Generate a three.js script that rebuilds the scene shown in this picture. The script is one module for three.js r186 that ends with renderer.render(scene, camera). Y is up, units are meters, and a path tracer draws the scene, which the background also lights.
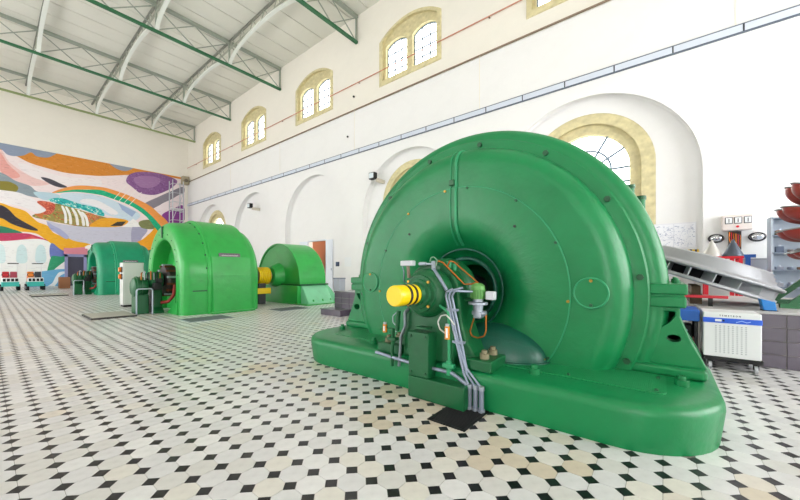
import * as THREE from 'three';
import { RoundedBoxGeometry } from 'three/addons/geometries/RoundedBoxGeometry.js';
import { mergeGeometries, toCreasedNormals, mergeVertices } from 'three/addons/utils/BufferGeometryUtils.js';
import { RectAreaLightUniformsLib } from 'three/addons/lights/RectAreaLightUniformsLib.js';

// ---------------------------------------------------------------- camera, sky, daylight, exposure
const scene = new THREE.Scene();
const camera = new THREE.PerspectiveCamera(2 * Math.atan(250 / 332.2) * 180 / Math.PI, 1.6, 0.05, 300);
camera.position.set(0, 1.5, 0);
camera.lookAt(Math.sin(0.8829), 1.5, -Math.cos(0.8829));
camera.setViewOffset(800, 500, 9.3, -19.6, 800, 500);          // rising-front lens: verticals stay vertical
const SKY = 7;                                                  // brightness of the overcast sky
scene.background = new THREE.Color(0.985, 0.985, 0.99);
scene.backgroundIntensity = SKY;
const renderer = new THREE.WebGLRenderer({ antialias: true });
renderer.toneMapping = THREE.LinearToneMapping;
renderer.toneMappingExposure = 0.72;
renderer.shadowMap.enabled = true;
RectAreaLightUniformsLib.init();
function windowLight(x, y, z, w, h, tx, ty, tz) {               // sky light entering by one window opening
  const l = new THREE.RectAreaLight(new THREE.Color(0.985, 0.985, 0.99), SKY, w, h);
  l.position.set(x, y, z); l.lookAt(tx, ty, tz); scene.add(l);
}
const XR = 14.96, XL = -10.6, ZE = -43, ZN = 11.5, YC = 17.65;  // room: right wall, left wall, mural wall, rear wall, ceiling
const BAYS = [-36.6, -28.05, -19.55, -11.05, -2.5, 6.1];        // bay centres along the hall
for (const z of BAYS) windowLight(XL + 0.05, 13.9, z, 3.4, 2.2, XL + 5, 13.9, z);
for (const z of BAYS.filter((b, i) => i !== 4)) windowLight(XL + 0.05, 4.2, z, 5.2, 6.2, XL + 5, 4.2, z);
windowLight(XR + 0.4, 4.4, BAYS[5], 3.0, 5.0, XR - 5, 4.4, BAYS[5]);
for (const x of [4.2, 11.2]) windowLight(x, 4.9, ZN - 0.05, 6.0, 7.0, x, 4.9, ZN - 5);

// ---------------------------------------------------------------- helpers
let seed = 7;
const rnd = () => ((seed = (seed * 1664525 + 1013904223) >>> 0) / 4294967296);
const taken = {};
const numbered = (n) => (taken[n] === undefined ? (taken[n] = 0, n) : n + '_' + String(++taken[n]).padStart(3, '0'));
const ORG = new WeakMap();
function tag(o, label, category, group, kind) {
  if (label) o.userData.label = label;
  if (category) o.userData.category = category;
  if (group) o.userData.group = group;
  if (kind) o.userData.kind = kind;
  return o;
}
function thing(name, label, category, [x, y, z], group) {
  const g = new THREE.Group(); g.name = numbered(name); g.position.set(x, y, z); scene.add(g);
  ORG.set(g, new THREE.Vector3(x, y, z));
  return tag(g, label, category, group);
}
function struct(name, [x, y, z] = [0, 0, 0]) { const g = thing(name, null, null, [x, y, z]); g.userData.kind = 'structure'; return g; }
function put(parent, name, geo, mat, label) {                   // geo is given in the hall's own metres
  const o = ORG.get(parent) ?? new THREE.Vector3();
  if (Array.isArray(geo)) geo = merge(geo);
  const c = geo.clone(); c.translate(-o.x, -o.y, -o.z);
  if (!c.userData.uvm) metreUV(c);
  const m = new THREE.Mesh(c, mat); m.name = name; m.castShadow = m.receiveShadow = true; parent.add(m);
  ORG.set(m, o); if (label) m.userData.label = label;
  return m;
}
function at(parent, name, geo, mat, x, y, z) {                  // a shared geometry placed at a point
  const o = ORG.get(parent) ?? new THREE.Vector3(), m = new THREE.Mesh(geo, mat);
  m.name = name; m.castShadow = m.receiveShadow = true; m.position.set(x - o.x, y - o.y, z - o.z); parent.add(m); ORG.set(m, new THREE.Vector3(x, y, z)); return m;
}
function merge(list) {
  return mergeGeometries(list.map((g) => { const c = g.index ? g.toNonIndexed() : g.clone(); for (const k of Object.keys(c.attributes)) if (!['position', 'normal', 'uv'].includes(k)) c.deleteAttribute(k); if (!c.attributes.uv) c.setAttribute('uv', new THREE.BufferAttribute(new Float32Array(c.attributes.position.count * 2), 2)); return c; }), false);
}
function metreUV(g) {
  const p = g.attributes.position, n = g.attributes.normal, uv = new Float32Array(p.count * 2);
  for (let i = 0; i < p.count; i++) {
    const ax = Math.abs(n.getX(i)), ay = Math.abs(n.getY(i)), az = Math.abs(n.getZ(i));
    const [a, b] = ax > ay && ax > az ? [p.getZ(i), p.getY(i)] : ay > az ? [p.getX(i), p.getZ(i)] : [p.getX(i), p.getY(i)];
    uv[2 * i] = a; uv[2 * i + 1] = b;
  }
  g.setAttribute('uv', new THREE.BufferAttribute(uv, 2));
}
function box(x0, x1, y0, y1, z0, z1, r = 0) {
  const [w, h, d] = [x1 - x0, y1 - y0, z1 - z0].map(Math.abs);
  const g = r ? new RoundedBoxGeometry(w, h, d, 2, Math.min(r, w / 2.01, h / 2.01, d / 2.01)) : new THREE.BoxGeometry(w, h, d);
  return g.translate((x0 + x1) / 2, (y0 + y1) / 2, (z0 + z1) / 2);
}
const V = (a) => new THREE.Vector3(...a);
function rod(a, b, r, r2 = r, n = 12) {
  const p = V(a), q = V(b), d = q.clone().sub(p), g = new THREE.CylinderGeometry(r2, r, d.length(), n);
  g.applyQuaternion(new THREE.Quaternion().setFromUnitVectors(new THREE.Vector3(0, 1, 0), d.clone().normalize()));
  return g.translate((p.x + q.x) / 2, (p.y + q.y) / 2, (p.z + q.z) / 2);
}
function bar(a, b, w, h = w) {                                  // straight rectangular bar between two points
  const p = V(a), q = V(b), d = q.clone().sub(p), g = new THREE.BoxGeometry(w, h, d.length());
  const m = new THREE.Matrix4().lookAt(p, q, Math.abs(d.clone().normalize().y) > 0.99 ? new THREE.Vector3(1, 0, 0) : new THREE.Vector3(0, 1, 0));
  g.applyMatrix4(m); return g.translate((p.x + q.x) / 2, (p.y + q.y) / 2, (p.z + q.z) / 2);
}
function tube(pts, r, seg = 8, n = 40, tension = 0.15) { return new THREE.TubeGeometry(new THREE.CatmullRomCurve3(pts.map(V), false, 'catmullrom', tension), n, r, seg, false); }
function ringX(x, cy, cz, R, r, seg = 64) { return new THREE.TorusGeometry(R, r, 8, seg).rotateY(Math.PI / 2).translate(x, cy, cz); }
const arc = (cx, cr, rad, a0, a1, n = 10) => Array.from({ length: n + 1 }, (_, i) => { const a = (a0 + (a1 - a0) * i / n) * Math.PI / 180; return [cx + rad * Math.cos(a), cr + rad * Math.sin(a)]; });
function sweep(profile, ring, crease = 0.5) {                   // profile [x, r] x ring(r) -> list of [y, z, u]
  const pos = [], uv = [], idx = []; let s = 0; const n = ring(1).length;
  profile.forEach(([x, r], i) => {
    if (i) s += Math.hypot(x - profile[i - 1][0], r - profile[i - 1][1]);
    for (const [y, z, u] of ring(r)) { pos.push(x, y, z); uv.push(u, s); }
  });
  for (let i = 0; i + 1 < profile.length; i++) for (let j = 0; j + 1 < n; j++) { const a = i * n + j, b = a + 1, c = a + n, d = c + 1; idx.push(a, b, c, b, d, c); }
  const g = new THREE.BufferGeometry();
  g.setAttribute('position', new THREE.Float32BufferAttribute(pos, 3)); g.setAttribute('uv', new THREE.Float32BufferAttribute(uv, 2)); g.setIndex(idx);
  const out = toCreasedNormals(g, crease); out.userData.uvm = true; return out;
}
function latheX(profile, cy, cz, seg = 96, minY = -99) {
  return sweep(profile, (r) => Array.from({ length: seg + 1 }, (_, i) => { const a = i / seg * Math.PI * 2; return [Math.max(minY, cy + r * Math.cos(a)), cz + r * Math.sin(a), a * 2]; }));
}
function archX(profile, cy, cz, seg = 64) {                     // semicircle on top, straight down to the floor
  return sweep(profile, (r) => [[0, cz - r, 0], [cy / 2, cz - r, cy / 2], ...Array.from({ length: seg + 1 }, (_, i) => { const a = (i / seg - 0.5) * Math.PI; return [cy + r * Math.cos(a), cz + r * Math.sin(a), cy + (a + 1.6) * 2]; }), [cy / 2, cz + r, 9], [0, cz + r, 9.6]]);
}
function shape(pts, holes = []) { const s = new THREE.Shape(pts.map(([a, b]) => new THREE.Vector2(a, b))); for (const h of holes) s.holes.push(new THREE.Path(h.map(([a, b]) => new THREE.Vector2(a, b)))); return s; }
const ext = (s, depth, bevel) => new THREE.ExtrudeGeometry(s, bevel ? { depth: depth - 2 * bevel, bevelEnabled: true, bevelSize: bevel, bevelThickness: bevel, bevelOffset: -bevel, bevelSegments: 3, curveSegments: 24 } : { depth, bevelEnabled: false, curveSegments: 24 }).translate(0, 0, bevel || 0);
function exX(zy, x0, x1, holes = [], bevel = 0) {               // outline in (z, y), pushed along x
  const f = (l) => l.map(([z, y]) => [-z, y]);
  return ext(shape(f(zy), holes.map(f)), x1 - x0, bevel).rotateY(Math.PI / 2).translate(x0, 0, 0);
}
function exY(xz, y0, y1, bevel = 0) { return ext(shape(xz.map(([x, z]) => [x, -z])), y1 - y0, bevel).rotateX(-Math.PI / 2).translate(0, y0, 0); }
function exZ(xy, z0, z1, holes = [], bevel = 0) { return ext(shape(xy, holes), z1 - z0, bevel).translate(0, 0, z0); }
function archOutline(c, half, y0, spring, rise = half, n = 32) {  // closed outline: sill, jambs, arch
  const R = rise >= half ? half : (half * half + rise * rise) / (2 * rise), cy = rise >= half ? spring : spring + rise - R, a = rise >= half ? Math.PI / 2 : Math.asin(half / R);
  return [[c - half, y0], [c + half, y0], ...Array.from({ length: n + 1 }, (_, i) => { const t = a - 2 * a * i / n; return [c + R * Math.sin(t), cy + R * Math.cos(t)]; })];
}
function disc(x, y, z, r, t, n = 32, sy = 1) { return new THREE.CylinderGeometry(r, r, t, n).rotateZ(Math.PI / 2).scale(1, sy, 1).translate(x, y, z); }

// ---------------------------------------------------------------- materials
function hash(x, y) { const s = Math.sin(x * 127.1 + y * 311.7) * 43758.5453; return s - Math.floor(s); }
function vnoise(x, y, p) {
  const xi = Math.floor(x), yi = Math.floor(y), fx = x - xi, fy = y - yi, u = fx * fx * (3 - 2 * fx), v = fy * fy * (3 - 2 * fy), h = (a, b) => hash(((a % p) + p) % p, ((b % p) + p) % p);
  return (h(xi, yi) * (1 - u) + h(xi + 1, yi) * u) * (1 - v) + (h(xi, yi + 1) * (1 - u) + h(xi + 1, yi + 1) * u) * v;
}
function noiseTex(size, metres, fn, srgb) {
  const d = new Uint8Array(size * size * 4);
  for (let y = 0; y < size; y++) for (let x = 0; x < size; x++) { const c = fn(x / size, y / size); for (let k = 0; k < 3; k++) d[(y * size + x) * 4 + k] = Math.max(0, Math.min(255, 255 * (Array.isArray(c) ? c[k] : c))); d[(y * size + x) * 4 + 3] = 255; }
  const t = new THREE.DataTexture(d, size, size); t.wrapS = t.wrapT = THREE.RepeatWrapping; t.magFilter = THREE.LinearFilter; t.minFilter = THREE.LinearMipmapLinearFilter; t.generateMipmaps = true;
  if (srgb) t.colorSpace = THREE.SRGBColorSpace; t.repeat.set(1 / metres, 1 / metres); t.needsUpdate = true; return t;
}
const fbm = (u, v, b, o = 4) => { let s = 0, a = 0.5, f = b; for (let i = 0; i < o; i++) { s += a * vnoise(u * f, v * f, f); f *= 2; a /= 2; } return s / (1 - Math.pow(0.5, o)); };
const T_paint = noiseTex(256, 1.6, (u, v) => 0.88 + 0.12 * fbm(u, v, 6, 5), true);
const T_bump = noiseTex(256, 0.9, (u, v) => fbm(u, v, 10, 4));
const T_plaster = noiseTex(256, 2.5, (u, v) => 0.985 + 0.015 * fbm(u, v, 6), true);
const T_stone = noiseTex(256, 1.1, (u, v) => 0.82 + 0.18 * fbm(u, v, 7, 5), true);
const T_metal = noiseTex(256, 0.5, (u, v) => 0.35 + 0.4 * fbm(u, v * 0.2, 20, 3));
const T_check = noiseTex(128, 0.12, (u, v) => { const s = Math.sin((u + v) * Math.PI * 8), t = Math.sin((u - v) * Math.PI * 8); return Math.max(0, s) * Math.max(0, t); });
const M = (color, o = {}) => new THREE.MeshPhysicalMaterial({ color, roughness: 0.6, ...o });
const enamel = (color, o = {}) => M(color, { map: T_paint, bumpMap: T_bump, bumpScale: 0.004, roughness: 0.4, specularIntensity: 0.8, clearcoat: 0.12, clearcoatRoughness: 0.2, ...o });
const GREEN = enamel('#0d8249'), GREEN2 = enamel('#2fae4c', { roughness: 0.3 }), GREEN3 = enamel('#0f9a6e'), PIPEGREEN = M('#2a9463', { roughness: 0.4 });
const GREENDK = enamel('#0c6034'), HOOD = enamel('#0f5846'), TREAD = M('#0d8249', { bumpMap: T_check, bumpScale: 0.006, roughness: 0.4 });
const BOLT = M('#124d2c', { roughness: 0.45 }), BRASS = M('#b58a3c', { metalness: 0.8, roughness: 0.35 }), BLACK = M('#101214', { roughness: 0.6 }), RUBBER = M('#15161a', { roughness: 0.9 });
const YELLOW = M('#f5cf00', { roughness: 0.35, clearcoat: 0.4 }), COPPER = M('#b8692c', { metalness: 0.7, roughness: 0.4 }), STEEL = M('#a9b1bd', { metalness: 0.6, roughness: 0.4 }), GALV = M('#8f99ab', { metalness: 0.5, roughness: 0.45 });
const BOXGREY = M('#c8ccd2', { roughness: 0.5 }), ORANGE = M('#f08a2a', { roughness: 0.45 }), RED = M('#cf2030', { roughness: 0.4 }), BLUE = M('#1f63c0', { roughness: 0.4 }), WHITE = M('#eceef0', { roughness: 0.5 });
const PLASTER = M('#f2f1f0', { map: T_plaster, roughness: 0.9 }), PLASTERW = M('#f3eee3', { map: T_plaster, roughness: 0.9 }), STONE = M('#ece0b0', { map: T_stone, roughness: 0.85 });
const CEIL = M('#dcdbd0', { map: T_plaster, roughness: 0.85 }), CHORD = M('#2c6b45', { roughness: 0.5 }), CHORDOLD = M('#8a9a62', { roughness: 0.5 }), TRUSS = M('#98a093', { roughness: 0.6 }), ARCHW = M('#dfe3dc', { roughness: 0.55 }), LATT = M('#a6aa9c', { roughness: 0.6 });
const GLASS = M('#ffffff', { transmission: 1, thickness: 0, roughness: 0.02, ior: 1.45 }), MUNTIN = M('#6c8090', { roughness: 0.5 });
// ---------------------------------------------------------------- floor: octagon and dot tiles
{
  const floor = struct('floor');
  put(floor, 'screed', box(XL, XR + 0.3, -0.3, -0.004, ZE, ZN), M('#8c8780', { roughness: 0.9 }));
  const P = 0.2, c = 0.057, g = 0.0016, h = P / 2 - g, k = h - c + 0.0006;
  const oct = exY([[-h, -k], [-k, -h], [k, -h], [h, -k], [h, k], [k, h], [-k, h], [-h, k]], -0.004, 0);
  const d = c - 0.002, dot = exY([[-d, 0], [0, -d], [d, 0], [0, d]], -0.004, 0);
  for (const q of [oct, dot]) metreUV(q);
  const T_tile = noiseTex(256, 0.31, (u, v) => 0.93 + 0.07 * fbm(u, v, 6, 5), true);
  const tone = ['#e3e2e2', '#dbdadb', '#e7e6e5', '#d8d6d3', '#ddd5ca', '#d5c8b5', '#e0dcd4'].map((col) => M(col, { map: T_tile, roughness: 0.3, bumpMap: T_bump, bumpScale: 0.0004 }));
  const black = ['#17161c', '#1d1b22', '#131318'].map((col) => M(col, { roughness: 0.32 }));
  const whiteAll = M('#ffffff', { map: T_tile, roughness: 0.3 }), blackAll = M('#18171c', { roughness: 0.32 });
  const pick = (x, z) => { const n = vnoise(x * 0.55 + 40, z * 0.55 + 90, 997) + 0.5 * vnoise(x * 1.7 + 11, z * 1.7 + 60, 997), r = hash(x * 3.1, z * 7.7), near = x > 2.4 && x < 3.6 && z > -5 && z < 0.6 ? 0.3 : 0; const b = n * 0.5 + r * 0.45 + near - 0.16; return b > 0.86 ? 5 : b > 0.74 ? 4 : b > 0.66 ? 6 : b > 0.55 ? 3 : b > 0.4 ? 1 : b > 0.25 ? 0 : 2; };
  const fx = Math.sin(0.8829), fz = -Math.cos(0.8829), all = [[], []];
  for (let i = Math.ceil((XL + 0.3 - 1.1375) / P); 1.1375 + i * P < XR; i++) for (let j = Math.ceil((ZE + 0.3 + 2.404) / P); -2.404 + j * P < ZN - 0.3; j++) {
    const x = 1.1375 + i * P, z = -2.404 + j * P;
    for (const [n, px, pz] of [[0, x + P / 2, z + P / 2], [1, x, z]]) {
      if (px > 3.6 && px < 6 && pz > -4.5 && pz < 0.25) continue;
      const w = px * fx + pz * fz, u = 390.7 + 332.2 * (px * -fz + pz * fx) / w, v = 269.6 + 332.2 * 1.5 / w;
      const seen = w > 0.1 && u > -5 && u < 805 && v < 505 && !(px > 3.3 && pz > -4.7 && pz < 0.5);
      all[n].push([px, pz, seen ? w : 1e3 + Math.abs(w)]);
    }
  }
  const mtx = new THREE.Matrix4(), col = new THREE.Color();
  all.forEach((list, n) => {
    list.sort((a, b) => a[2] - b[2]);
    list.slice(0, 300).forEach(([x, z]) => { const m = new THREE.Mesh(n ? dot : oct, n ? black[Math.floor(hash(x, z) * 3)] : tone[pick(x, z)]); m.name = n ? 'black_tile' : 'octagon_tile'; m.position.set(x, 0, z); m.receiveShadow = true; floor.add(m); });
    const rest = list.slice(300), im = new THREE.InstancedMesh(n ? dot : oct, n ? blackAll : whiteAll, rest.length);
    rest.forEach(([x, z], i) => { im.setMatrixAt(i, mtx.makeTranslation(x, 0, z)); im.setColorAt(i, n ? col.set('#ffffff') : col.copy(tone[pick(x, z)].color)); });
    im.name = n ? 'black_tile_field' : 'octagon_tile_field'; im.userData.kind = 'stuff'; im.receiveShadow = true; floor.add(im);
  });
}
// ---------------------------------------------------------------- walls with their windows
let winNo = 0, doorNo = 0;
const RX = (side, a, b) => (side > 0 ? [XR + a, XR + b] : [XL - b, XL - a]);   // a..b metres behind the wall's face
function clerestory(side, c) {
  const w = struct('window_' + ++winNo, [side > 0 ? XR : XL, 12.43, c]);
  const out = archOutline(c, 2.14, 12.43, 15.05, 0.78), mid = archOutline(c, 1.94, 12.66, 15.02, 0.68);
  const l1 = archOutline(c - 1.0, 0.81, 12.86, 14.72, 0.3, 12), l2 = archOutline(c + 0.95, 0.81, 12.86, 14.72, 0.3, 12);
  const sh = (l, dz) => l.map(([z, y]) => [z + dz, y]);
  put(w, 'stone_surround', exX(out, ...RX(side, -0.03, 0.32), [mid], 0.05), STONE);
  put(w, 'stone_tracery', exX(archOutline(c, 2.0, 12.6, 15.05, 0.7), ...RX(side, 0.2, 0.48), [l1, l2], 0.03), STONE);
  put(w, 'outer_reveal', exX(out, ...RX(side, 0.42, 0.62), [archOutline(c, 1.96, 12.7, 15.0, 0.62)]), STONE);
  [l1, l2].forEach((l, i) => {
    const cz = i ? c + 0.95 : c - 1.0, [g0] = RX(side, 0.44, 0.44);
    const p = put(w, 'pane', exX(l, g0, g0 + 0.006), GLASS), bars = [];
    for (const dz of [-0.25, 0.25]) bars.push(box(g0 - 0.02, g0 + 0.02, 12.86, 14.95, cz + dz - 0.028, cz + dz + 0.028));
    for (const y of [13.35, 13.85, 14.35]) bars.push(box(g0 - 0.02, g0 + 0.02, y - 0.028, y + 0.028, cz - 0.8, cz + 0.8));
    bars.forEach((b) => put(p, 'muntin', b, MUNTIN));
    put(w, 'sash', exX(l, g0 - 0.03, g0 + 0.03, [archOutline(cz, 0.76, 12.91, 14.7, 0.27, 12)]), MUNTIN);
  });
  return out;
}
function archWindow(side, c, sill) {
  const w = struct('window_' + ++winNo, [side > 0 ? XR + 0.5 : XL - 0.5, sill, c]);
  const k = side > 0 ? 0 : 1.05, H = 1.55 + k, S = 5.5 - k, out = archOutline(c, 2.28 + k, sill, S), mid = archOutline(c, 1.92 + k, sill + 0.2, S), inn = archOutline(c, H, sill + 0.35, S);
  put(w, 'stone_surround', exX(out, ...RX(side, 0.46, 0.72), [mid], 0.06), STONE);
  put(w, 'stone_jamb', exX(archOutline(c, 2.0 + k, sill + 0.1, S), ...RX(side, 0.66, 0.9), [inn], 0.05), STONE);
  const [g0] = RX(side, 0.82, 0.82), bars = [];
  const p = put(w, 'pane', exX(inn, g0, g0 + 0.008), GLASS);
  for (const z of [-0.5, 0.5]) bars.push(box(g0 - 0.025, g0 + 0.025, sill + 0.3, S, c + z - 0.035, c + z + 0.035));
  for (let y = S; y > sill + 0.5; y -= 0.55) bars.push(box(g0 - 0.025, g0 + 0.025, y - 0.034, y + 0.034, c - H, c + H));
  for (const a of [-60, -30, 30, 60]) { const t = a * Math.PI / 180; bars.push(bar([g0, S + 0.2 * Math.cos(t), c + 0.2 * Math.sin(t)], [g0, S + H * Math.cos(t), c + H * Math.sin(t)], 0.065)); }
  bars.push(new THREE.TorusGeometry(0.57 * H, 0.035, 6, 32, Math.PI).rotateY(Math.PI / 2).translate(g0, S, c));
  bars.forEach((b) => put(p, 'muntin', b, MUNTIN));
  return out;
}
function longWall(side) {
  const w = struct(side > 0 ? 'wall_right' : 'wall_left', [side > 0 ? XR : XL, 0, -16]);
  const lower = BAYS.filter((c, i) => (side < 0 ? i !== 4 : i === 0 || i >= 3));
  const winHoles = lower.map((c) => archWindow(side, c, side > 0 ? 1.7 : 0.9));
  const doorHole = [[-20.7, 0.0], [-18.7, 0.0], [-18.7, 3.62], [-20.7, 3.62]];
  const rect = (y0, y1) => [[ZE - 0.4, y0], [ZN + 0.4, y0], [ZN + 0.4, y1], [ZE - 0.4, y1]];
  put(w, 'arcade_layer', exX(rect(-0.02, 11.7), ...RX(side, 0, 0.5), BAYS.map((c) => archOutline(c, 3.62, 0.02, 4.8)), 0.12), PLASTER);
  put(w, 'recess_layer', exX(rect(-0.02, 11.7), ...RX(side, 0.5, 0.85), side > 0 ? [...winHoles, doorHole.map(([z, y]) => [z, y + 0.01])] : winHoles), PLASTER);
  const cl = BAYS.map((c) => clerestory(side, c));
  put(w, 'upper_layer', exX(rect(11.7, 18.1), ...RX(side, 0.03, 0.85), cl), PLASTERW);
  put(w, 'cornice', box(...RX(side, -0.05, 0.03), 11.69, 11.735, ZE, ZN), M('#93806c', { roughness: 0.8 }));
  for (const z of [-32.3, -23.8, -15.3, -6.8, 1.75]) put(w, 'pilaster_joint', box(...RX(side, -0.012, 0.02), 9.15, 11.68, z - 0.02, z + 0.02), PLASTERW);
  return w;
}
const wallR = longWall(1);
longWall(-1);
{ // mural wall and rear wall
  const w = struct('wall_end', [2, 0, ZE]);
  put(w, 'plaster', box(XL - 0.6, XR + 0.6, -0.02, 18.1, ZE - 0.5, ZE), PLASTERW);
  const r = struct('wall_rear', [2, 0, ZN]);
  const holes = [4.2, 11.2].map((c) => [[c - 3, 1.4], [c + 3, 1.4], [c + 3, 8.4], [c - 3, 8.4]]);
  put(r, 'plaster', exZ([[XL - 0.6, -0.02], [XR + 0.6, -0.02], [XR + 0.6, 18.1], [XL - 0.6, 18.1]], ZN, ZN + 0.5, holes), PLASTERW);
  for (const c of [4.2, 11.2]) {
    const g = struct('window_' + ++winNo, [c, 1.4, ZN]);
    const p = put(g, 'pane', box(c - 3, c + 3, 1.4, 8.4, ZN + 0.25, ZN + 0.258), GLASS);
    for (const x of [-2.96, -1.5, 0, 1.5, 2.96]) put(p, 'muntin', box(c + x - 0.04, c + x + 0.04, 1.4, 8.4, ZN + 0.2, ZN + 0.3), MUNTIN);
    for (let y = 1.44; y < 8.5; y += 1.385) put(p, 'muntin', box(c - 3, c + 3, y - 0.03, y + 0.03, ZN + 0.2, ZN + 0.3), MUNTIN);
  }
}
{ // ceiling boards
  const c = struct('ceiling', [2, YC, -16]);
  put(c, 'roof_deck', box(XL - 0.6, XR + 0.6, YC + 0.1, YC + 0.4, ZE - 0.5, ZN + 0.5), M('#8b8d85', { roughness: 0.9 }));
  for (let z = ZE, i = 0; z < ZN; z += 1.4433, i++) put(c, 'ceiling_board', box(XL - 0.2, XR + 0.3, YC, YC + 0.09, z + 0.025, Math.min(z + 1.418, ZN), 0.02), CEIL);
}
// ---------------------------------------------------------------- roof trusses and lattice girders
const ROWS = [10.9, 6.52, 2.2, -2.15, -6.5], TZ = [-40.9, -32.27, -23.72, -15.07, -6.45, 2.2, 10.7];
TZ.forEach((z, i) => {
  const names = ['close to the mural wall', 'second from the mural wall', 'third from the mural wall', 'fourth from the mural wall', 'fifth from the mural wall', 'overhead, sixth from the mural wall', 'next to the rear wall'];
  const t = thing('roof_truss', (i ? 'steel roof truss with dark green bottom chord, ' : 'steel roof truss with olive green bottom chord, ') + names[i], 'truss', [2, 15.85, z], 'steel roof trusses across the hall');
  put(t, 'bottom_chord', box(XL, XR, 15.85, 15.99, z - 0.09, z + 0.09), i ? CHORD : CHORDOLD);
  put(t, 'top_chord', box(XL, XR, 17.46, 17.64, z - 0.11, z + 0.11), TRUSS);
  const xs = [XR - 0.07, ...ROWS, XL + 0.07];
  xs.forEach((x) => put(t, 'post', box(x - 0.05, x + 0.05, 15.99, 17.46, z - 0.05, z + 0.05), TRUSS));
  for (let k = 0; k + 1 < xs.length; k++) {
    const a = xs[k], b = xs[k + 1], m = (a + b) / 2;
    for (const [p, q] of [[a, m], [m, b]]) { put(t, 'diagonal', bar([p, 17.46, z + 0.03], [q, 15.99, z + 0.03], 0.05), TRUSS); put(t, 'diagonal', bar([p, 15.99, z - 0.03], [q, 17.46, z - 0.03], 0.05), TRUSS); }
  }
});
ROWS.forEach((x, r) => {
  const names = ['nearest the windowed wall', 'second from the windowed wall', 'third from the windowed wall', 'fourth from the windowed wall', 'fifth from the windowed wall'];
  const t = thing('lattice_girder', 'lengthwise lattice girder with white arched struts, ' + names[r], 'girder', [x, 16, -16], 'lengthwise lattice girders');
  put(t, 'top_flange', box(x - 0.06, x + 0.06, 17.52, 17.63, ZE, ZN), M('#7f8178', { roughness: 0.6 }));
  put(t, 'bottom_flange', box(x - 0.05, x + 0.05, 17.02, 17.08, TZ[0], TZ[6]), LATT);
  for (let i = 0; i + 1 < TZ.length; i++) {
    const a = TZ[i] + 0.1, b = TZ[i + 1] - 0.1, n = 12;
    const pts = Array.from({ length: 25 }, (_, k) => { const th = Math.PI * k / 24; return [(a + b) / 2 - (b - a) / 2 * Math.cos(th), 15.98 + 1.02 * Math.sin(th)]; });
    const inner = pts.map(([z, y], k) => { const th = Math.PI * k / 24; return [z + 0.1 * Math.cos(th), y - 0.1 * Math.sin(th)]; }).reverse();
    put(t, 'arched_strut', exX([...pts, ...inner], x - 0.1, x + 0.1), ARCHW);
    for (let k = 0; k <= n; k++) { const z = a + (b - a) * k / n; put(t, 'lacing', bar([x, 17.08, z], [x, 17.52, Math.min(b, z + (k % 2 ? -0.3 : 0.3))], 0.045), LATT); }
  }
});
// ---------------------------------------------------------------- fittings on the long wall
{
  const t = thing('cable_duct', 'long pale blue-grey cable duct with dark edges along the white wall', 'duct', [XR, 8.87, -16]);
  const panel = M('#d5dce8', { roughness: 0.5 }), edge = M('#5d6878', { roughness: 0.5 });
  put(t, 'upper_rail', box(XR - 0.09, XR, 9.11, 9.14, -42.6, ZN), edge); put(t, 'lower_rail', box(XR - 0.09, XR, 8.86, 8.89, -42.6, ZN), edge);
  for (let z = 11.0; z > -42.6; z -= 1.673) {
    const zs = z - 0.74; // joints at measured spacing
    put(t, 'panel', box(XR - 0.08, XR - 0.01, 8.89, 9.11, zs - 1.63, zs), panel); put(t, 'joint_clip', box(XR - 0.085, XR, 8.88, 9.12, zs, zs + 0.04), M('#2c323c'));
  }
  const c = thing('contact_rail', 'thin red-brown rail running past the upper windows', 'rail', [XR - 0.06, 13.3, -16]);
  put(c, 'rail', rod([XR - 0.06, 13.33, ZE], [XR - 0.06, 13.33, ZN], 0.028), M('#c98a72', { roughness: 0.6 }));
  for (let z = -40.5; z < ZN; z += 8.55) put(c, 'bracket', box(XR - 0.08, XR + 0.04, 13.27, 13.3, z - 0.03, z + 0.03), M('#8a6f60'));
  for (const [z, label] of [[-28.05, 'small black floodlight in the blind arch left of the double door'], [-13.45, 'small black floodlight beside the yellow arched window behind the large generator']]) {
    const f = thing('floodlight', label, 'floodlight', [XR, 7, z]);
    put(f, 'housing', box(XR - 0.42, XR - 0.12, 6.9, 7.3, z - 0.22, z + 0.22, 0.03), BLACK); put(f, 'lens', box(XR - 0.44, XR - 0.42, 6.95, 7.25, z - 0.17, z + 0.17), M('#dfe8ee', { roughness: 0.2 }));
    put(f, 'bracket', box(XR - 0.2, XR + (z < -20 ? 0.5 : 0.5), 6.75, 6.95, z + 0.15, z + 0.3), M('#c8c0b0'));
  }
  for (const [y, z, s] of [[10.1, -15.9, 'beside the upper wall joint, above the cable duct'], [12.53, -15.34, 'between the third and fourth upper window']]) {
    const f = thing('wall_sensor', 'tiny dark sensor ' + s, 'sensor', [XR, y, z]); put(f, 'body', box(XR - 0.08, XR + 0.03, y, y + 0.1, z - 0.05, z + 0.05, 0.02), BLACK);
  }
}
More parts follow.
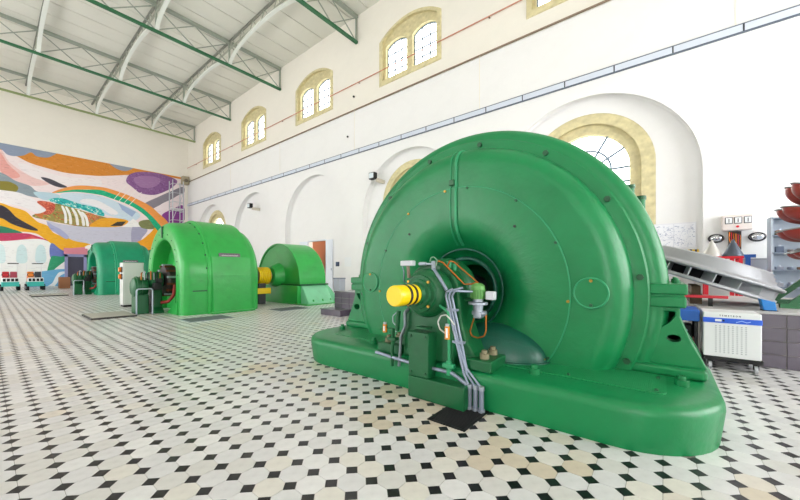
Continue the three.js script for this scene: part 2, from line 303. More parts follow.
{ // double door and the store room behind it
  const x0 = XR + 0.5, d = struct('door_1', [x0, 0, -19.35]), leaf = M('#e3e9f2', { roughness: 0.45 });
  put(d, 'frame', [box(x0 - 0.03, x0 + 0.3, 0, 3.66, -20.74, -20.68), box(x0 - 0.03, x0 + 0.3, 0, 3.66, -18.72, -18.66), box(x0 - 0.03, x0 + 0.3, 3.6, 3.67, -20.74, -18.66)], leaf);
  for (const [z0, z1, h] of [[-21.75, -20.76, -20.85], [-18.64, -17.9, -18.0]]) { const l = put(d, 'leaf', box(x0 - 0.1, x0 - 0.04, 0.02, 3.62, z0, z1, 0.01), leaf); put(l, 'handle', box(x0 - 0.14, x0 - 0.1, 1.45, 1.6, h - 0.03, h + 0.03), STEEL); }
  const r = struct('wall_store', [17, 0, -19.5]), salmon = M('#e6b7a0', { roughness: 0.9 });
  put(r, 'plaster', [box(15.82, 18.6, 0, 4, -22.2, -22), box(15.82, 18.6, 0, 4, -17, -16.8), box(18.4, 18.6, 0, 4, -22, -17), box(15.82, 18.6, 4, 4.2, -22.2, -16.8)], salmon);
  const f = struct('floor_store', [17, 0, -19.5]); put(f, 'slab', box(15.47, 18.6, -0.2, 0, -22.2, -16.8), M('#b9b2a8'));
  const s = thing('storage_rack', 'dark shelf rack with orange and white boxes seen through the double door', 'rack', [17.9, 0, -20.4]), dk = M('#3b2c26', { roughness: 0.7 });
  for (const z of [-21.2, -20.4, -19.6]) put(s, 'upright', box(17.6, 18.3, 0, 3.3, z - 0.04, z + 0.04), dk);
  for (const y of [0.3, 0.95, 1.6, 2.25, 2.9]) put(s, 'shelf', box(17.6, 18.3, y, y + 0.05, -21.2, -19.6), dk);
  [[1.65, -20.1, ORANGE], [2.3, -20.2, ORANGE], [1.65, -20.8, WHITE], [1, -20.0, WHITE], [2.3, -20.8, RED], [1.0, -20.8, BOXGREY]].forEach(([y, z, m], i) => { const b = thing('storage_box', ['orange box on the middle shelf beyond the double door', 'orange box on the fourth shelf beyond the double door', 'white box on the middle shelf beyond the double door', 'white box on the second shelf beyond the double door', 'red box on the fourth shelf beyond the double door', 'grey box on the second shelf beyond the double door'][i], 'box', [17.8, y, z], 'boxes in the store room'); put(b, 'carton', box(17.62, 18.1, y, y + 0.4, z - 0.25, z + 0.25, 0.02), m); put(b, 'lid', box(17.6, 18.12, y + 0.36, y + 0.43, z - 0.27, z + 0.27, 0.01), m); });
  const l = thing('ceiling_lamp', 'small round ceiling lamp in the store room', 'lamp', [16.6, 3.9, -19.3]);
  put(l, 'globe', new THREE.SphereGeometry(0.15, 20, 12).translate(16.6, 3.78, -19.3), M('#fff4e0', { emissive: '#ffe6c0', emissiveIntensity: 2 })); put(l, 'base', rod([16.6, 3.9, -19.3], [16.6, 4, -19.3], 0.1), WHITE);
  const p = new THREE.PointLight('#ffe3c0', 9); p.position.set(16.6, 3.78, -19.3); p.shadow.radius = 7; p.castShadow = true; scene.add(p);
}
{
  const b = thing('wheeled_bin', 'grey waste bin standing beside the double door', 'bin', [13.9, 0, -15.6]), g = M('#aeb4c0', { roughness: 0.5 });
  put(b, 'body', exY([[13.7, -15.85], [14.2, -15.85], [14.2, -15.35], [13.7, -15.35]], 0.06, 0.92, 0.03), g); put(b, 'lid', box(13.67, 14.23, 0.92, 0.99, -15.88, -15.32, 0.02), M('#7f8794'));
  for (const z of [-15.8, -15.4]) put(b, 'wheel', rod([14.15, 0.07, z - 0.03], [14.15, 0.07, z + 0.03], 0.07), RUBBER);
  const s = thing('switch_box', 'small dark blue switch box on the white wall near the door', 'switch', [XR, 1.8, -16.87]); put(s, 'case', box(XR - 0.08, XR, 1.72, 2.02, -17.02, -16.72, 0.02), M('#33425a')); put(s, 'cover', box(XR - 0.1, XR - 0.08, 1.76, 1.98, -16.98, -16.76, 0.01), M('#42536e'));
  const n = thing('wall_notice', 'white paper notice pinned on the wall near the door', 'notice', [XR, 1.7, -15.9]); put(n, 'sheet', box(XR - 0.012, XR, 1.7, 2.3, -16.2, -15.6), WHITE);
}
// ---------------------------------------------------------------- the large generator in front
const hexBolt = new THREE.CylinderGeometry(0.034, 0.034, 0.04, 6).rotateZ(Math.PI / 2), nut = merge([new THREE.CylinderGeometry(0.055, 0.055, 0.06, 6).translate(0, 0.03, 0), new THREE.CylinderGeometry(0.03, 0.032, 0.04, 12).translate(0, 0.075, 0)]), capBolt = new THREE.CylinderGeometry(0.016, 0.018, 0.02, 8).rotateZ(Math.PI / 2);
for (const g of [hexBolt, nut, capBolt]) metreUV(g);
{
  const ay = 1.22, az = -2.2, g = thing('generator', 'huge green electric generator on a rounded plinth, closest machine', 'generator', [4.5, 0, az]);
  const pol = (r, deg) => [ay + r * Math.cos(deg * Math.PI / 180), az + r * Math.sin(deg * Math.PI / 180)];
  // plinth
  const rr = (x0, x1, z0, z1, r, n = 10) => { const o = []; for (const [cx, cz, a0] of [[x1 - r, z1 - r, 0], [x0 + r, z1 - r, 90], [x0 + r, z0 + r, 180], [x1 - r, z0 + r, 270]]) for (let i = 0; i <= n; i++) { const a = (a0 + 90 * i / n) * Math.PI / 180; o.push([cx + r * Math.cos(a), cz + r * Math.sin(a)]); } return o; };
  { // plinth with a softly rounded upper edge and a slight batter
    const lv = [[0, 0.035], [0.3, 0.0], [0.335, 0.004], [0.365, 0.016], [0.388, 0.04], [0.4, 0.075], [0.42, 0.3], [0.42, 0.6]], pos = [], idx = [], base = lv.map(([y, ins]) => rr(3.36 + ins - 0.02, 6.0 - ins, -4.92 + ins, 0.42 - ins, 0.76 - ins * 0.6).map(([x, z]) => [x, y, z])), n = base[0].length;
    for (const l of base) for (const p of l) pos.push(...p);
    for (let i = 0; i + 1 < base.length; i++) for (let j = 0; j < n; j++) { const a = i * n + j, b = i * n + (j + 1) % n; idx.push(a, a + n, b, b, a + n, b + n); }
    const last = (base.length - 1) * n; for (let j = 1; j + 1 < n; j++) idx.push(last, last + j + 1, last + j);
    const q = new THREE.BufferGeometry(); q.setAttribute('position', new THREE.Float32BufferAttribute(pos, 3)); q.setIndex(idx);
    const cg = toCreasedNormals(q, 0.6), cp = cg.attributes.position, cn = cg.attributes.normal, cu = [];
    for (let i = 0; i < cp.count; i += 3) { const up = cn.getY(i) + cn.getY(i + 1) + cn.getY(i + 2) > 2.2; for (let k = i; k < i + 3; k++) cu.push(...(up ? [cp.getX(k), cp.getZ(k)] : [cp.getZ(k) + (cp.getZ(k) > -2.2 ? 1 : -1) * (cp.getX(k) - 3.36), cp.getY(k)])); }
    cg.setAttribute('uv', new THREE.Float32BufferAttribute(cu, 2)); cg.userData.uvm = true;
    const pl = put(g, 'plinth', cg, GREEN);
    for (const [x, z] of [[4.12, 0.13], [3.62, -1.04], [3.6, -3.28], [4.1, -4.5]]) at(pl, 'foundation_bolt', nut, GREEN, x, 0.415, z);
    put(pl, 'tread_plate', exY(rr(3.7, 4.36, -1.5, 0.02, 0.08, 4), 0.41, 0.428), TREAD);
    put(pl, 'tread_plate', exY(rr(3.7, 4.36, -4.3, -2.9, 0.08, 4), 0.41, 0.428), TREAD);
    for (const [x, z] of [[3.76, -0.05], [3.76, -0.75], [3.76, -1.4], [4.2, -0.04]]) at(pl, 'cover_screw', capBolt, BOLT, x, 0.432, z);
  }
  // end shield facing the aisle
  const sp = [[4.62, 0.36], [4.55, 0.44], [4.42, 0.54], [4.3, 0.63], [4.2, 0.72], [4.14, 0.8], [4.105, 0.89], [4.09, 0.99], [4.085, 1.1], [4.085, 1.40], [4.1, 1.405], [4.1, 1.6], ...arc(4.36, 1.7, 0.26, 180, 90, 12)];
  const sh = put(g, 'end_shield', latheX(sp, ay, az, 144, 0.36), GREEN);
  put(sh, 'joint_ring', ringX(4.09, ay, az, 1.403, 0.009, 120), PIPEGREEN);
  const line = sp.filter(([, r]) => r > 0.6).map(([x, r]) => [x - 0.012, ay + r, az]);
  put(sh, 'seam_pipe', tube(line, 0.021, 8, 60), PIPEGREEN); put(sh, 'seam_strip', tube(line.map(([x, y, z]) => [x + 0.008, y, z - 0.085]), 0.013, 6, 60), PIPEGREEN);
  put(sh, 'seam_bracket', box(4.06, 4.1, ay + 1.44, ay + 1.52, az - 0.1, az - 0.02, 0.01), GREENDK);
  [7, 36, 65, 93, 122, -7, -35.5, -65, -93].forEach((d, i) => { const [y, z] = pol(1.385, d); at(sh, 'shield_bolt', capBolt, [3, 5, 8].includes(i) || d === -35.5 ? BRASS : BOLT, 4.078, y, z); });
  for (const d of [44.6, -44]) { const [y, z] = pol(1.135, d); at(sh, 'plug', capBolt, BLACK, 4.08, y, z); }
  for (const [z, y] of [[-0.6, 1.25], [-3.8, 1.29]]) { const c = put(sh, 'inspection_cover', disc(4.11, y, z, 0.165, 0.05, 40), GREEN); put(c, 'cover_rim', ringX(4.088, y, z, 0.16, 0.01, 40), PIPEGREEN); at(c, 'cover_screw', capBolt, BRASS, 4.08, y + 0.13, z); at(c, 'cover_screw', capBolt, BOLT, 4.08, y - 0.13, z); }
  // stator frame behind it
  const st = put(g, 'stator_frame', latheX([[4.34, 1.8], [4.34, 1.95], [4.345, 1.97], [4.345, 2.075], [4.36, 2.09], [4.39, 2.09], ...arc(4.55, 2.1, 0.15, 178, 90, 8), [5.3, 2.25], ...arc(5.35, 2.1, 0.15, 90, 0, 8), [5.52, 1.6], [5.6, 0.8], [5.6, 0.0]], ay, az, 144, 0.36), GREEN);
  for (let k = 0; k < 14; k++) { const d = 6.6 + 25.9 * k, [y, z] = pol(2.02, d); if (y > 0.45) at(st, 'flange_bolt', hexBolt, BOLT, 4.335, y, z); }
  put(st, 'lifting_eye', ringX(4.75, 1.22 + 2.24 * Math.cos(-0.86), -2.2 + 2.24 * Math.sin(-0.86), 0.07, 0.022, 24), GREEN);
  put(st, 'access_plate', new THREE.CylinderGeometry(0.13, 0.13, 0.02, 24).rotateZ(0).applyQuaternion(new THREE.Quaternion().setFromUnitVectors(new THREE.Vector3(0, 1, 0), new THREE.Vector3(0, Math.cos(0.62), Math.sin(0.62)))).translate(4.75, ay + 2.255 * Math.cos(0.62), az + 2.255 * Math.sin(0.62)), GREEN);
  for (const [x, z, y0, y1] of [[5.66, -0.36, 1.9, 2.62], [5.66, -0.24, 1.9, 2.45]]) { const p = put(st, 'vent_pipe', rod([x, y0, z], [x, y1, z], 0.05), GREEN); put(p, 'cap', rod([x, y1, z], [x, y1 + 0.05, z], 0.06), GREENDK); }
  put(st, 'pipe_bracket', box(5.5, 5.7, 1.95, 2.05, -0.5, -0.2, 0.01), GREEN);
  for (const s of [1, -1]) {                                     // split flange and foot on both sides
    const Z = (d) => az + s * d, b = (x0, x1, y0, y1, d0, d1, r) => box(x0, x1, y0, y1, Math.min(Z(d0), Z(d1)), Math.max(Z(d0), Z(d1)), r);
    const fl = put(g, 'split_flange', [b(4.38, 5.35, 1.245, 1.355, 1.9, 2.385, 0.02), b(4.38, 5.35, 1.115, 1.228, 1.9, 2.375, 0.02), b(4.4, 5.33, 1.2, 1.27, 1.9, 2.36)], GREEN);
    for (const x of [4.56, 4.9, 5.2]) at(fl, 'flange_nut', nut, GREEN, x, 1.355, Z(2.3)).scale.setScalar(0.6);
    const o = [[1.9, 0.52], [2.53, 0.52], [2.5, 0.6], [2.42, 0.76], [2.36, 0.93], [2.33, 1.02], [2.33, 1.13], [1.9, 1.13]].map(([d, y]) => [Z(d), y]);
    const hole = Array.from({ length: 20 }, (_, i) => { const a = i / 20 * Math.PI * 2; return [Z(2.28 + 0.07 * Math.cos(a)), 0.8 + 0.05 * Math.sin(a)]; });
    const pocket = [[2.17, 1.07], [2.29, 1.07], [2.29, 1.03], [2.25, 0.96], [2.17, 0.9]].map(([d, y]) => [Z(d), y]);
    const fo = put(g, 'foot', exX(s > 0 ? o : o.slice().reverse(), 4.44, 4.58, [hole, pocket], 0.012), GREEN);
    put(fo, 'rear_web', exX(s > 0 ? o : o.slice().reverse(), 5.12, 5.25), GREEN);
    put(fo, 'outer_web', exX([[2.47, 0.52], [2.52, 0.52], [2.49, 0.6], [2.41, 0.76], [2.355, 0.93], [2.325, 1.02], [2.325, 1.13], [2.295, 1.13], [2.295, 1.02], [2.325, 0.92], [2.38, 0.75], [2.45, 0.6]].map(([d, y]) => [Z(d), y]), 4.5, 5.2), GREEN);
    put(fo, 'side_web', exX([[1.9, 0.5], [2.12, 0.5], [2.12, 1.13], [1.9, 1.13]].map(([d, y]) => [Z(d), y]), 4.62, 5.12), GREEN);
    const pad = put(g, 'foot_pad', b(4.38, 5.4, 0.41, 0.525, 1.85, 2.53, 0.04), GREEN);
    for (const x of [4.52]) put(pad, 'key_block', b(4.46, 4.56, 0.52, 0.555, 2.27, 2.42, 0.008), GREEN);
  }
  // bearing pedestal
  const top = Array.from({ length: 13 }, (_, i) => { const a = (90 - 15 * i) * Math.PI / 180; return [az + 0.37 * Math.sin(a), ay + 0.37 * Math.cos(a)]; });
  const prof = (k) => [[az - 0.62, 0.5], [az + 0.62, 0.5], [az + 0.55, 0.56], [az + 0.47, 0.68], [az + 0.41, 0.85], ...top.map(([z, y]) => [z, y]), [az - 0.41, 0.85], [az - 0.47, 0.68], [az - 0.55, 0.56]];
  const pd = put(g, 'bearing_pedestal', exX(prof(), 3.46, 3.84, [], 0.03), GREENDK);
  put(pd, 'front_rib', exX([[az - 0.36, 0.42], [az + 0.36, 0.42], [az + 0.3, 1.15], [az - 0.3, 1.15]], 3.36, 3.5, [], 0.02), GREENDK);
  for (const s of [1, -1]) { const a = az + s * 0.42, b = az + s * 0.8, q = put(pd, 'pedestal_foot', box(3.36, 3.88, 0.4, 0.525, Math.min(a, b), Math.max(a, b), 0.02), GREENDK); for (const x of [3.47, 3.7]) at(pd, 'pedestal_bolt', nut, M('#8a8368', { metalness: 0.4 }), x, 0.52, az + s * 0.68); }
  const ped2 = put(g, 'pedestal_step', box(3.18, 3.5, 0, 0.25, -2.35, -1.62, 0.015), GREENDK); put(ped2, 'service_panel', box(3.19, 3.45, 0.25, 0.77, -2.35, -2.07, 0.012), GREENDK); put(ped2, 'panel_handle', box(3.17, 3.3, 0.81, 0.835, -2.24, -2.08, 0.008), GREENDK);
  for (const [y, z] of [[0.3, -2.31], [0.3, -2.11], [0.72, -2.31], [0.72, -2.11]]) at(ped2, 'panel_screw', capBolt, BOLT, 3.186, y, z);
  const bh = put(g, 'bearing_housing', latheX([[3.08, 0.0], [3.08, 0.125], [3.13, 0.135], [3.14, 0.17], [3.18, 0.175], [3.19, 0.215], [3.22, 0.22], ...arc(3.38, 0.15, 0.145, 165, 95, 8).map(([x, r]) => [x, r]), [3.5, 0.3], [3.5, 0.335], [3.55, 0.34], [3.55, 0.305], [3.64, 0.31], [3.66, 0.36], [3.7, 0.4], [3.76, 0.425], [3.84, 0.43], [3.88, 0.4], [3.88, 0.25]], ay, az, 72), GREENDK);
  for (const d of [45, 135, 225, 315]) { const [y, z] = pol(0.195, d); at(bh, 'cover_bolt', capBolt, BRASS, 3.178, y, z); }
  for (const d of [30, 60, 90]) { const [y, z] = pol(0.4, d); at(bh, 'oil_fitting', capBolt, M('#a4412c'), 3.75, y, z).scale.setScalar(1.3); }
  put(g, 'shaft', rod([3.85, ay, az], [4.7, ay, az], 0.2, 0.2, 32), M('#4b5054', { metalness: 0.8, roughness: 0.35 }));
  put(g, 'shaft_seal', [ringX(4.3, ay, az, 0.57, 0.016), ringX(4.38, ay, az, 0.44, 0.03)], HOOD);
  const yg = put(g, 'shaft_guard', latheX([[2.73, 0], [2.73, 0.1], [2.737, 0.11], [2.75, 0.114], [3.09, 0.114]], ay, az, 40), YELLOW, 'yellow shaft end guard with black bands');
  for (const x of [2.885, 2.985]) put(yg, 'black_band', latheX([[x, 0.113], [x, 0.117], [x + 0.04, 0.117], [x + 0.04, 0.113]], ay, az, 40), BLACK);
  // hood over the coupling on the plinth
  { const q = new THREE.SphereGeometry(1, 40, 20, 0, Math.PI * 2, 0, Math.PI / 2).scale(0.42, 0.4, 0.66).translate(4.15, 0.415, -1.68), h = put(g, 'hood', q, HOOD); put(h, 'hood_rim', tube(Array.from({ length: 25 }, (_, i) => { const a = Math.PI * (0.5 + i / 24); return [4.15 + 0.43 * Math.cos(a), 0.43, -1.68 + 0.67 * Math.sin(a)]; }), 0.014, 6, 50), HOOD); at(h, 'hood_screw', capBolt, BRASS, 4.05, 0.47, -1.06); }
  // oil pump
  const pm = put(g, 'oil_pump', [rod([3.6, 1.165, -1.655], [3.6, 1.3, -1.655], 0.078, 0.078, 24), new THREE.SphereGeometry(0.078, 24, 8, 0, 7, 0, Math.PI / 2).scale(1, 0.6, 1).translate(3.6, 1.3, -1.655)], M('#5f9a50', { roughness: 0.45 }));
  for (let k = 0; k < 16; k++) { const a = k / 16 * Math.PI * 2; put(pm, 'cooling_rib', box(3.6 + 0.08 * Math.cos(a) - 0.004, 3.6 + 0.08 * Math.cos(a) + 0.004, 1.17, 1.27, -1.655 + 0.08 * Math.sin(a) - 0.004, -1.655 + 0.08 * Math.sin(a) + 0.004), M('#4f8a44')); }
  put(pm, 'terminal_box', box(3.56, 3.64, 1.16, 1.255, -1.55, -1.45, 0.012), BOXGREY); put(pm, 'flange', [rod([3.6, 1.1, -1.655], [3.6, 1.125, -1.655], 0.11, 0.11, 24), rod([3.6, 1.13, -1.655], [3.6, 1.165, -1.655], 0.06)], STEEL);
  put(pm, 'pump_body', [rod([3.6, 0.95, -1.655], [3.6, 1.1, -1.655], 0.05, 0.06, 16), box(3.55, 3.65, 0.94, 1.02, -1.7, -1.6, 0.02), rod([3.6, 1.0, -1.72], [3.6, 1.0, -1.56], 0.03)], STEEL);
  put(pm, 'support_arm', box(3.6, 3.7, 1.13, 1.16, -1.9, -1.66), GREENDK);
  // pipes, conduits and instruments
  for (const p of [[[3.4, 1.543, -2.11], [3.4, 1.602, -2.068], [3.4, 1.583, -2], [3.55, 1.331, -1.807], [3.6, 1.332, -1.73], [3.6, 1.357, -1.655]], [[3.5, 1.53, -2.004], [3.5, 1.602, -1.964], [3.55, 1.591, -1.938], [3.6, 1.368, -1.68], [3.6, 1.334, -1.643]], [[3.6, 0.95, -1.7], [3.6, 0.78, -1.755], [3.6, 0.725, -1.73], [3.6, 0.711, -1.655], [3.6, 0.743, -1.582], [3.6, 0.803, -1.558], [3.6, 0.99, -1.558]]]) put(g, 'copper_pipe', tube(p, 0.0095, 6, 40, 0.05), COPPER);
  for (const p of [[[3.3, 0.227, -1.609], [3.3, 0.364, -1.679], [3.3, 0.667, -1.764], [3.3, 1.19, -1.902], [3.3, 1.247, -1.89], [3.32, 1.283, -1.826]], [[3.31, 0.239, -1.544], [3.31, 0.367, -1.649], [3.31, 0.668, -1.745], [3.31, 1.191, -1.87], [3.31, 1.26, -1.844], [3.4, 1.297, -1.745]], [[3.32, 0.248, -1.49], [3.32, 0.427, -1.66], [3.32, 0.618, -1.702], [3.32, 1.192, -1.837], [3.32, 1.261, -1.8], [3.5, 1.25, -1.68]]]) put(g, 'conduit', tube(p, 0.014, 8, 60, 0.05), GALV);
  for (const z of [-1.612, -1.545, -1.478]) { const c = put(g, 'conduit_stub', rod([3.3, 0.0, z], [3.3, 0.25, z], 0.026), GALV); put(c, 'gland', rod([3.3, 0.23, z], [3.3, 0.27, z], 0.033), STEEL); put(c, 'floor_collar', rod([3.3, 0.0, z], [3.3, 0.03, z], 0.036), STEEL); }
  for (const [y, z] of [[0.7, -1.752], [1.05, -1.833]]) put(g, 'conduit_clip', box(3.28, 3.34, y - 0.012, y + 0.012, z - 0.06, z + 0.07), GALV);
  put(g, 'oil_return_pipe', tube([[3.29, 0.404, -2.957], [3.29, 0.364, -2.428], [3.29, 0.354, -2.123], [3.29, 0.349, -1.821], [3.29, 0.258, -1.64]], 0.022, 8, 50, 0.05), GALV);
  put(g, 'drain_pipe', tube([[3.36, 1.0, -2.47], [3.3, 0.973, -2.482], [3.3, 0.8, -2.482], [3.3, 0.667, -2.545], [3.3, 0.464, -2.561], [3.3, 0.285, -2.577]], 0.019, 8, 40, 0.05), M('#7f8a90', { metalness: 0.4, roughness: 0.5 }));
  put(g, 'drain_valve', [rod([3.29, 0.75, -2.666], [3.29, 0.27, -2.682], 0.022), rod([3.29, 0.98, -2.575], [3.29, 0.73, -2.6], 0.028), box(3.25, 3.33, 0.6, 0.64, -2.74, -2.6, 0.01)], GREENDK);
  put(g, 'impulse_hose', tube([[3.28, 0.98, -2.577], [3.28, 0.91, -2.658], [3.28, 0.834, -2.658], [3.28, 0.778, -2.593], [3.28, 0.713, -2.609]], 0.007, 6), STEEL);
  put(g, 'impulse_hose', tube([[3.26, 0.79, -1.892], [3.26, 0.828, -1.957], [3.26, 0.904, -1.983], [3.26, 0.976, -1.944], [3.26, 0.993, -1.879], [3.26, 0.953, -1.829], [3.27, 0.892, -1.779]], 0.0085, 6), M('#c9ccc4'));
  put(g, 'oil_feed_pipe', tube([[3.35, 1.12, -2.0], [3.29, 1.084, -1.975], [3.29, 1.024, -1.871], [3.29, 0.879, -1.858], [3.29, 0.319, -1.858]], 0.018, 8), PIPEGREEN);
  put(g, 'feed_valve', [box(3.25, 3.33, 0.4, 0.45, -1.93, -1.79, 0.012), rod([3.29, 0.32, -1.858], [3.29, 0.48, -1.858], 0.032)], PIPEGREEN);
  for (const [x, z, y0, y1] of [[3.265, -1.866, 0.725, 0.87], [3.28, -2.791, 0.691, 0.795]]) { const s = put(g, 'sight_glass', rod([x, y0, z], [x, y1, z], 0.03, 0.03, 16), M('#d98a26', { roughness: 0.2, clearcoat: 1 })); put(s, 'scale_strip', box(x - 0.034, x - 0.02, y0 + 0.02, y1 - 0.02, z + 0.0, z + 0.018), WHITE); put(s, 'cap', rod([x, y1, z], [x, y1 + 0.025, z], 0.022), STEEL); }
  put(g, 'sight_glass_arm', [rod([3.28, 0.75, -2.79], [3.29, 0.75, -2.67], 0.01), rod([3.28, 0.72, -2.87], [3.28, 0.77, -2.75], 0.008)], GREENDK);
  const jb = put(g, 'junction_box', box(3.26, 3.34, 1.545, 1.61, -2.53, -2.345, 0.014), BOXGREY); put(jb, 'stem', rod([3.32, 1.4, -2.436], [3.3, 1.55, -2.436], 0.02), M('#8a7a6a')); put(jb, 'cable', tube([[3.3, 1.55, -2.525], [3.3, 1.47, -2.498], [3.32, 1.36, -2.515], [3.4, 1.3, -2.5]], 0.007, 6), GALV);
  put(g, 'sensor_head', [rod([3.35, 1.57, -2.3], [3.35, 1.57, -2.2], 0.022), rod([3.35, 1.567, -2.2], [3.35, 1.567, -2.09], 0.013), rod([3.37, 1.48, -2.11], [3.35, 1.6, -2.1], 0.025)], STEEL);
  put(g, 'sensor_cable', tube([[3.35, 1.59, -2.148], [3.35, 1.638, -2.134], [3.35, 1.649, -2.092], [3.35, 1.612, -2.051], [3.35, 1.54, -2.065]], 0.007, 6), M('#7aa083'));
  put(g, 'flex_conduit', tube([[3.36, 1.51, -2.106], [3.3, 1.415, -1.994], [3.3, 1.335, -1.94], [3.31, 1.267, -1.9]], 0.02, 8), GALV);
  put(g, 'grease_cup', [rod([3.58, 1.5, -2.02], [3.58, 1.6, -2.02], 0.03), rod([3.62, 1.44, -1.97], [3.62, 1.57, -1.97], 0.025)], PIPEGREEN);
}
{ // black floor grate
  const t = thing('floor_grate', 'black steel floor grate at the foot of the three conduits', 'grate', [3.08, 0, -1.62]);
  put(t, 'frame', [box(2.8, 3.36, 0.0, 0.008, -1.83, -1.8), box(2.8, 3.36, 0.0, 0.008, -1.45, -1.42), box(2.8, 2.83, 0, 0.008, -1.83, -1.42), box(3.33, 3.36, 0, 0.008, -1.83, -1.42)], BLACK);
  put(t, 'backing', box(2.82, 3.34, 0.0, 0.003, -1.81, -1.44), BLACK);
  for (let x = 2.845; x < 3.33; x += 0.025) put(t, 'slat', box(x, x + 0.01, 0.003, 0.007, -1.81, -1.44), RUBBER);
}
// ---------------------------------------------------------------- generators further back
function textMap(w, h, bg, fg, text, font, extra) {
  const c = document.createElement('canvas'); c.width = w; c.height = h; const x = c.getContext('2d');
  x.fillStyle = bg; x.fillRect(0, 0, w, h); x.fillStyle = fg; x.font = font; x.textAlign = 'center'; x.textBaseline = 'middle'; x.fillText(text, w / 2, h / 2 + 2); if (extra) extra(x);
  const t = new THREE.CanvasTexture(c); t.colorSpace = THREE.SRGBColorSpace; t.magFilter = THREE.LinearFilter; return t;
}
function plateMesh(parent, name, w, h, mat, pos, rot) {          // flat printed plate with its own 0..1 uv
  const m = new THREE.Mesh(new THREE.PlaneGeometry(w, h), mat), o = ORG.get(parent); m.name = name; m.position.set(pos[0] - o.x, pos[1] - o.y, pos[2] - o.z); m.rotation.set(...rot); m.castShadow = m.receiveShadow = true; parent.add(m); return m;
}
const signMat = M('#ffffff', { map: textMap(512, 96, '#5d5560', '#d9d5d8', 'SIEMENS SCHUCKERT', 'bold 44px sans-serif'), roughness: 0.4 });
function backGenerator(az, paint, label, dx) {
  const ay = 1.3, g = thing('generator', label, 'generator', [5.4 + dx, 0, az], 'generators along the hall'), X = (p) => p.map(([x, r]) => [x + dx, r]);
  const sh = put(g, 'end_shield', archX(X([[4.55, 1.24], [4.1, 1.24], [4.03, 1.27], [4.0, 1.32], [4.0, 1.6], ...arc(4.28, 1.62, 0.28, 178, 92, 8), [4.74, 1.93]]), ay, az), paint);
  put(sh, 'inner_disc', archX(X([[4.5, 0.3], [4.5, 1.27]]), ay, az), paint);
  put(sh, 'seam_flange', box(3.96 + dx, 4.02 + dx, ay + 1.33, ay + 1.74, az - 0.035, az + 0.035), BOLT);
  put(sh, 'inner_seam', box(4.46 + dx, 4.51 + dx, ay + 0.45, ay + 1.2, az - 0.035, az + 0.035), BOLT);
  for (let k = -5; k <= 5; k++) { const a = k * 0.3 + 0.06; at(sh, 'shield_bolt', capBolt, BOLT, 3.99 + dx, ay + 1.5 * Math.cos(a), az + 1.5 * Math.sin(a)); }
  const st = put(g, 'stator_frame', archX(X([[4.74, 1.85], [4.74, 1.96], [4.77, 1.99], [4.84, 2.0], [4.85, 2.035], [6.22, 2.035], [6.235, 2.0], [6.24, 1.86], [6.4, 1.84], ...arc(6.42, 1.54, 0.3, 90, 0, 8), [6.74, 1.0], [6.74, 0.2]]), ay, az), paint);
  for (let k = -6; k <= 6; k++) { const a = k * 0.24; at(st, 'flange_bolt', hexBolt, BOLT, 4.725 + dx, ay + 1.93 * Math.cos(a), az + 1.93 * Math.sin(a)); }
  for (const s of [1, -1]) {
    const z = (d) => az + s * d, o = [[1.9, 0], [2.14, 0], [2.12, 0.08], [2.06, 1.3], [1.96, 1.95], [1.8, 1.95]].map(([d, y]) => [z(d), y]);
    const ap = put(g, 'apron', exX(s > 0 ? o : o.slice().reverse(), 4.86 + dx, 6.22 + dx, [], 0.012), paint);
    put(ap, 'joint_bar', box(4.85 + dx, 6.23 + dx, 0.77, 0.795, Math.min(z(1.98), z(2.09)), Math.max(z(1.98), z(2.09))), paint);
    put(ap, 'toe_plate', box(4.8 + dx, 6.3 + dx, 0, 0.06, Math.min(z(1.95), z(2.22)), Math.max(z(1.95), z(2.22)), 0.01), paint);
    put(g, 'side_rail', box(4.3 + dx, 4.8 + dx, 0.77, 0.81, Math.min(z(1.8), z(1.93)), Math.max(z(1.8), z(1.93))), BOLT);
  }
  const np = put(g, 'nameplate', box(5.12 + dx, 5.86 + dx, 1.92, 2.08, az + 1.88, az + 1.955, 0.02), M('#6a626a', { roughness: 0.4 }));
  plateMesh(np, 'lettering', 0.68, 0.12, signMat, [5.49 + dx, 2.0, az + 1.958], [0, 0, 0]);
  // exciter and bearing in front of the shield
  const bp = put(g, 'bearing_pedestal', exX([[az - 0.5, 0], [az + 0.5, 0], [az + 0.42, 0.12], [az + 0.3, 0.2], [az + 0.26, 0.7], [az + 0.3, 1.1], [az + 0.16, 1.36], [az - 0.16, 1.36], [az - 0.3, 1.1], [az - 0.26, 0.7], [az - 0.3, 0.2], [az - 0.42, 0.12]], 3.62 + dx, 3.92 + dx, [], 0.04), GREENDK);
  put(bp, 'bearing_cap', latheX(X([[3.54, 0], [3.54, 0.22], [3.6, 0.3], [3.94, 0.3], [3.98, 0.22]]), 1.12, az, 40), GREENDK);
  const ex = put(g, 'exciter', latheX(X([[3.1, 0.0], [3.1, 0.24], [3.14, 0.32], [3.2, 0.34], [3.2, 0.37], [3.25, 0.37], [3.25, 0.34], [3.33, 0.34], [3.33, 0.37], [3.38, 0.37], [3.38, 0.34], [3.5, 0.32], [3.54, 0.24], [3.56, 0.1]]), 0.9, az, 40), GREENDK);
  put(ex, 'exciter_base', box(3.16 + dx, 3.52 + dx, 0, 0.66, az - 0.3, az + 0.3, 0.03), GREENDK);
  for (let k = 0; k < 7; k++) put(ex, 'oil_line', tube([[3.3 + dx + k * 0.09, 1.15, az + 0.3], [3.32 + dx + k * 0.09, 1.36 + 0.08 * (k % 2), az + 0.22], [3.42 + dx + k * 0.09, 1.4, az - 0.1]], 0.02, 6), [COPPER, STEEL, BLACK][k % 3]);
  const br = put(g, 'brush_gear', latheX(X([[4.02, 0.2], [4.02, 0.5], [4.08, 0.54], [4.3, 0.54], [4.36, 0.48], [4.36, 0.2]]), 1.12, az, 32), M('#2a2320', { roughness: 0.6 }));
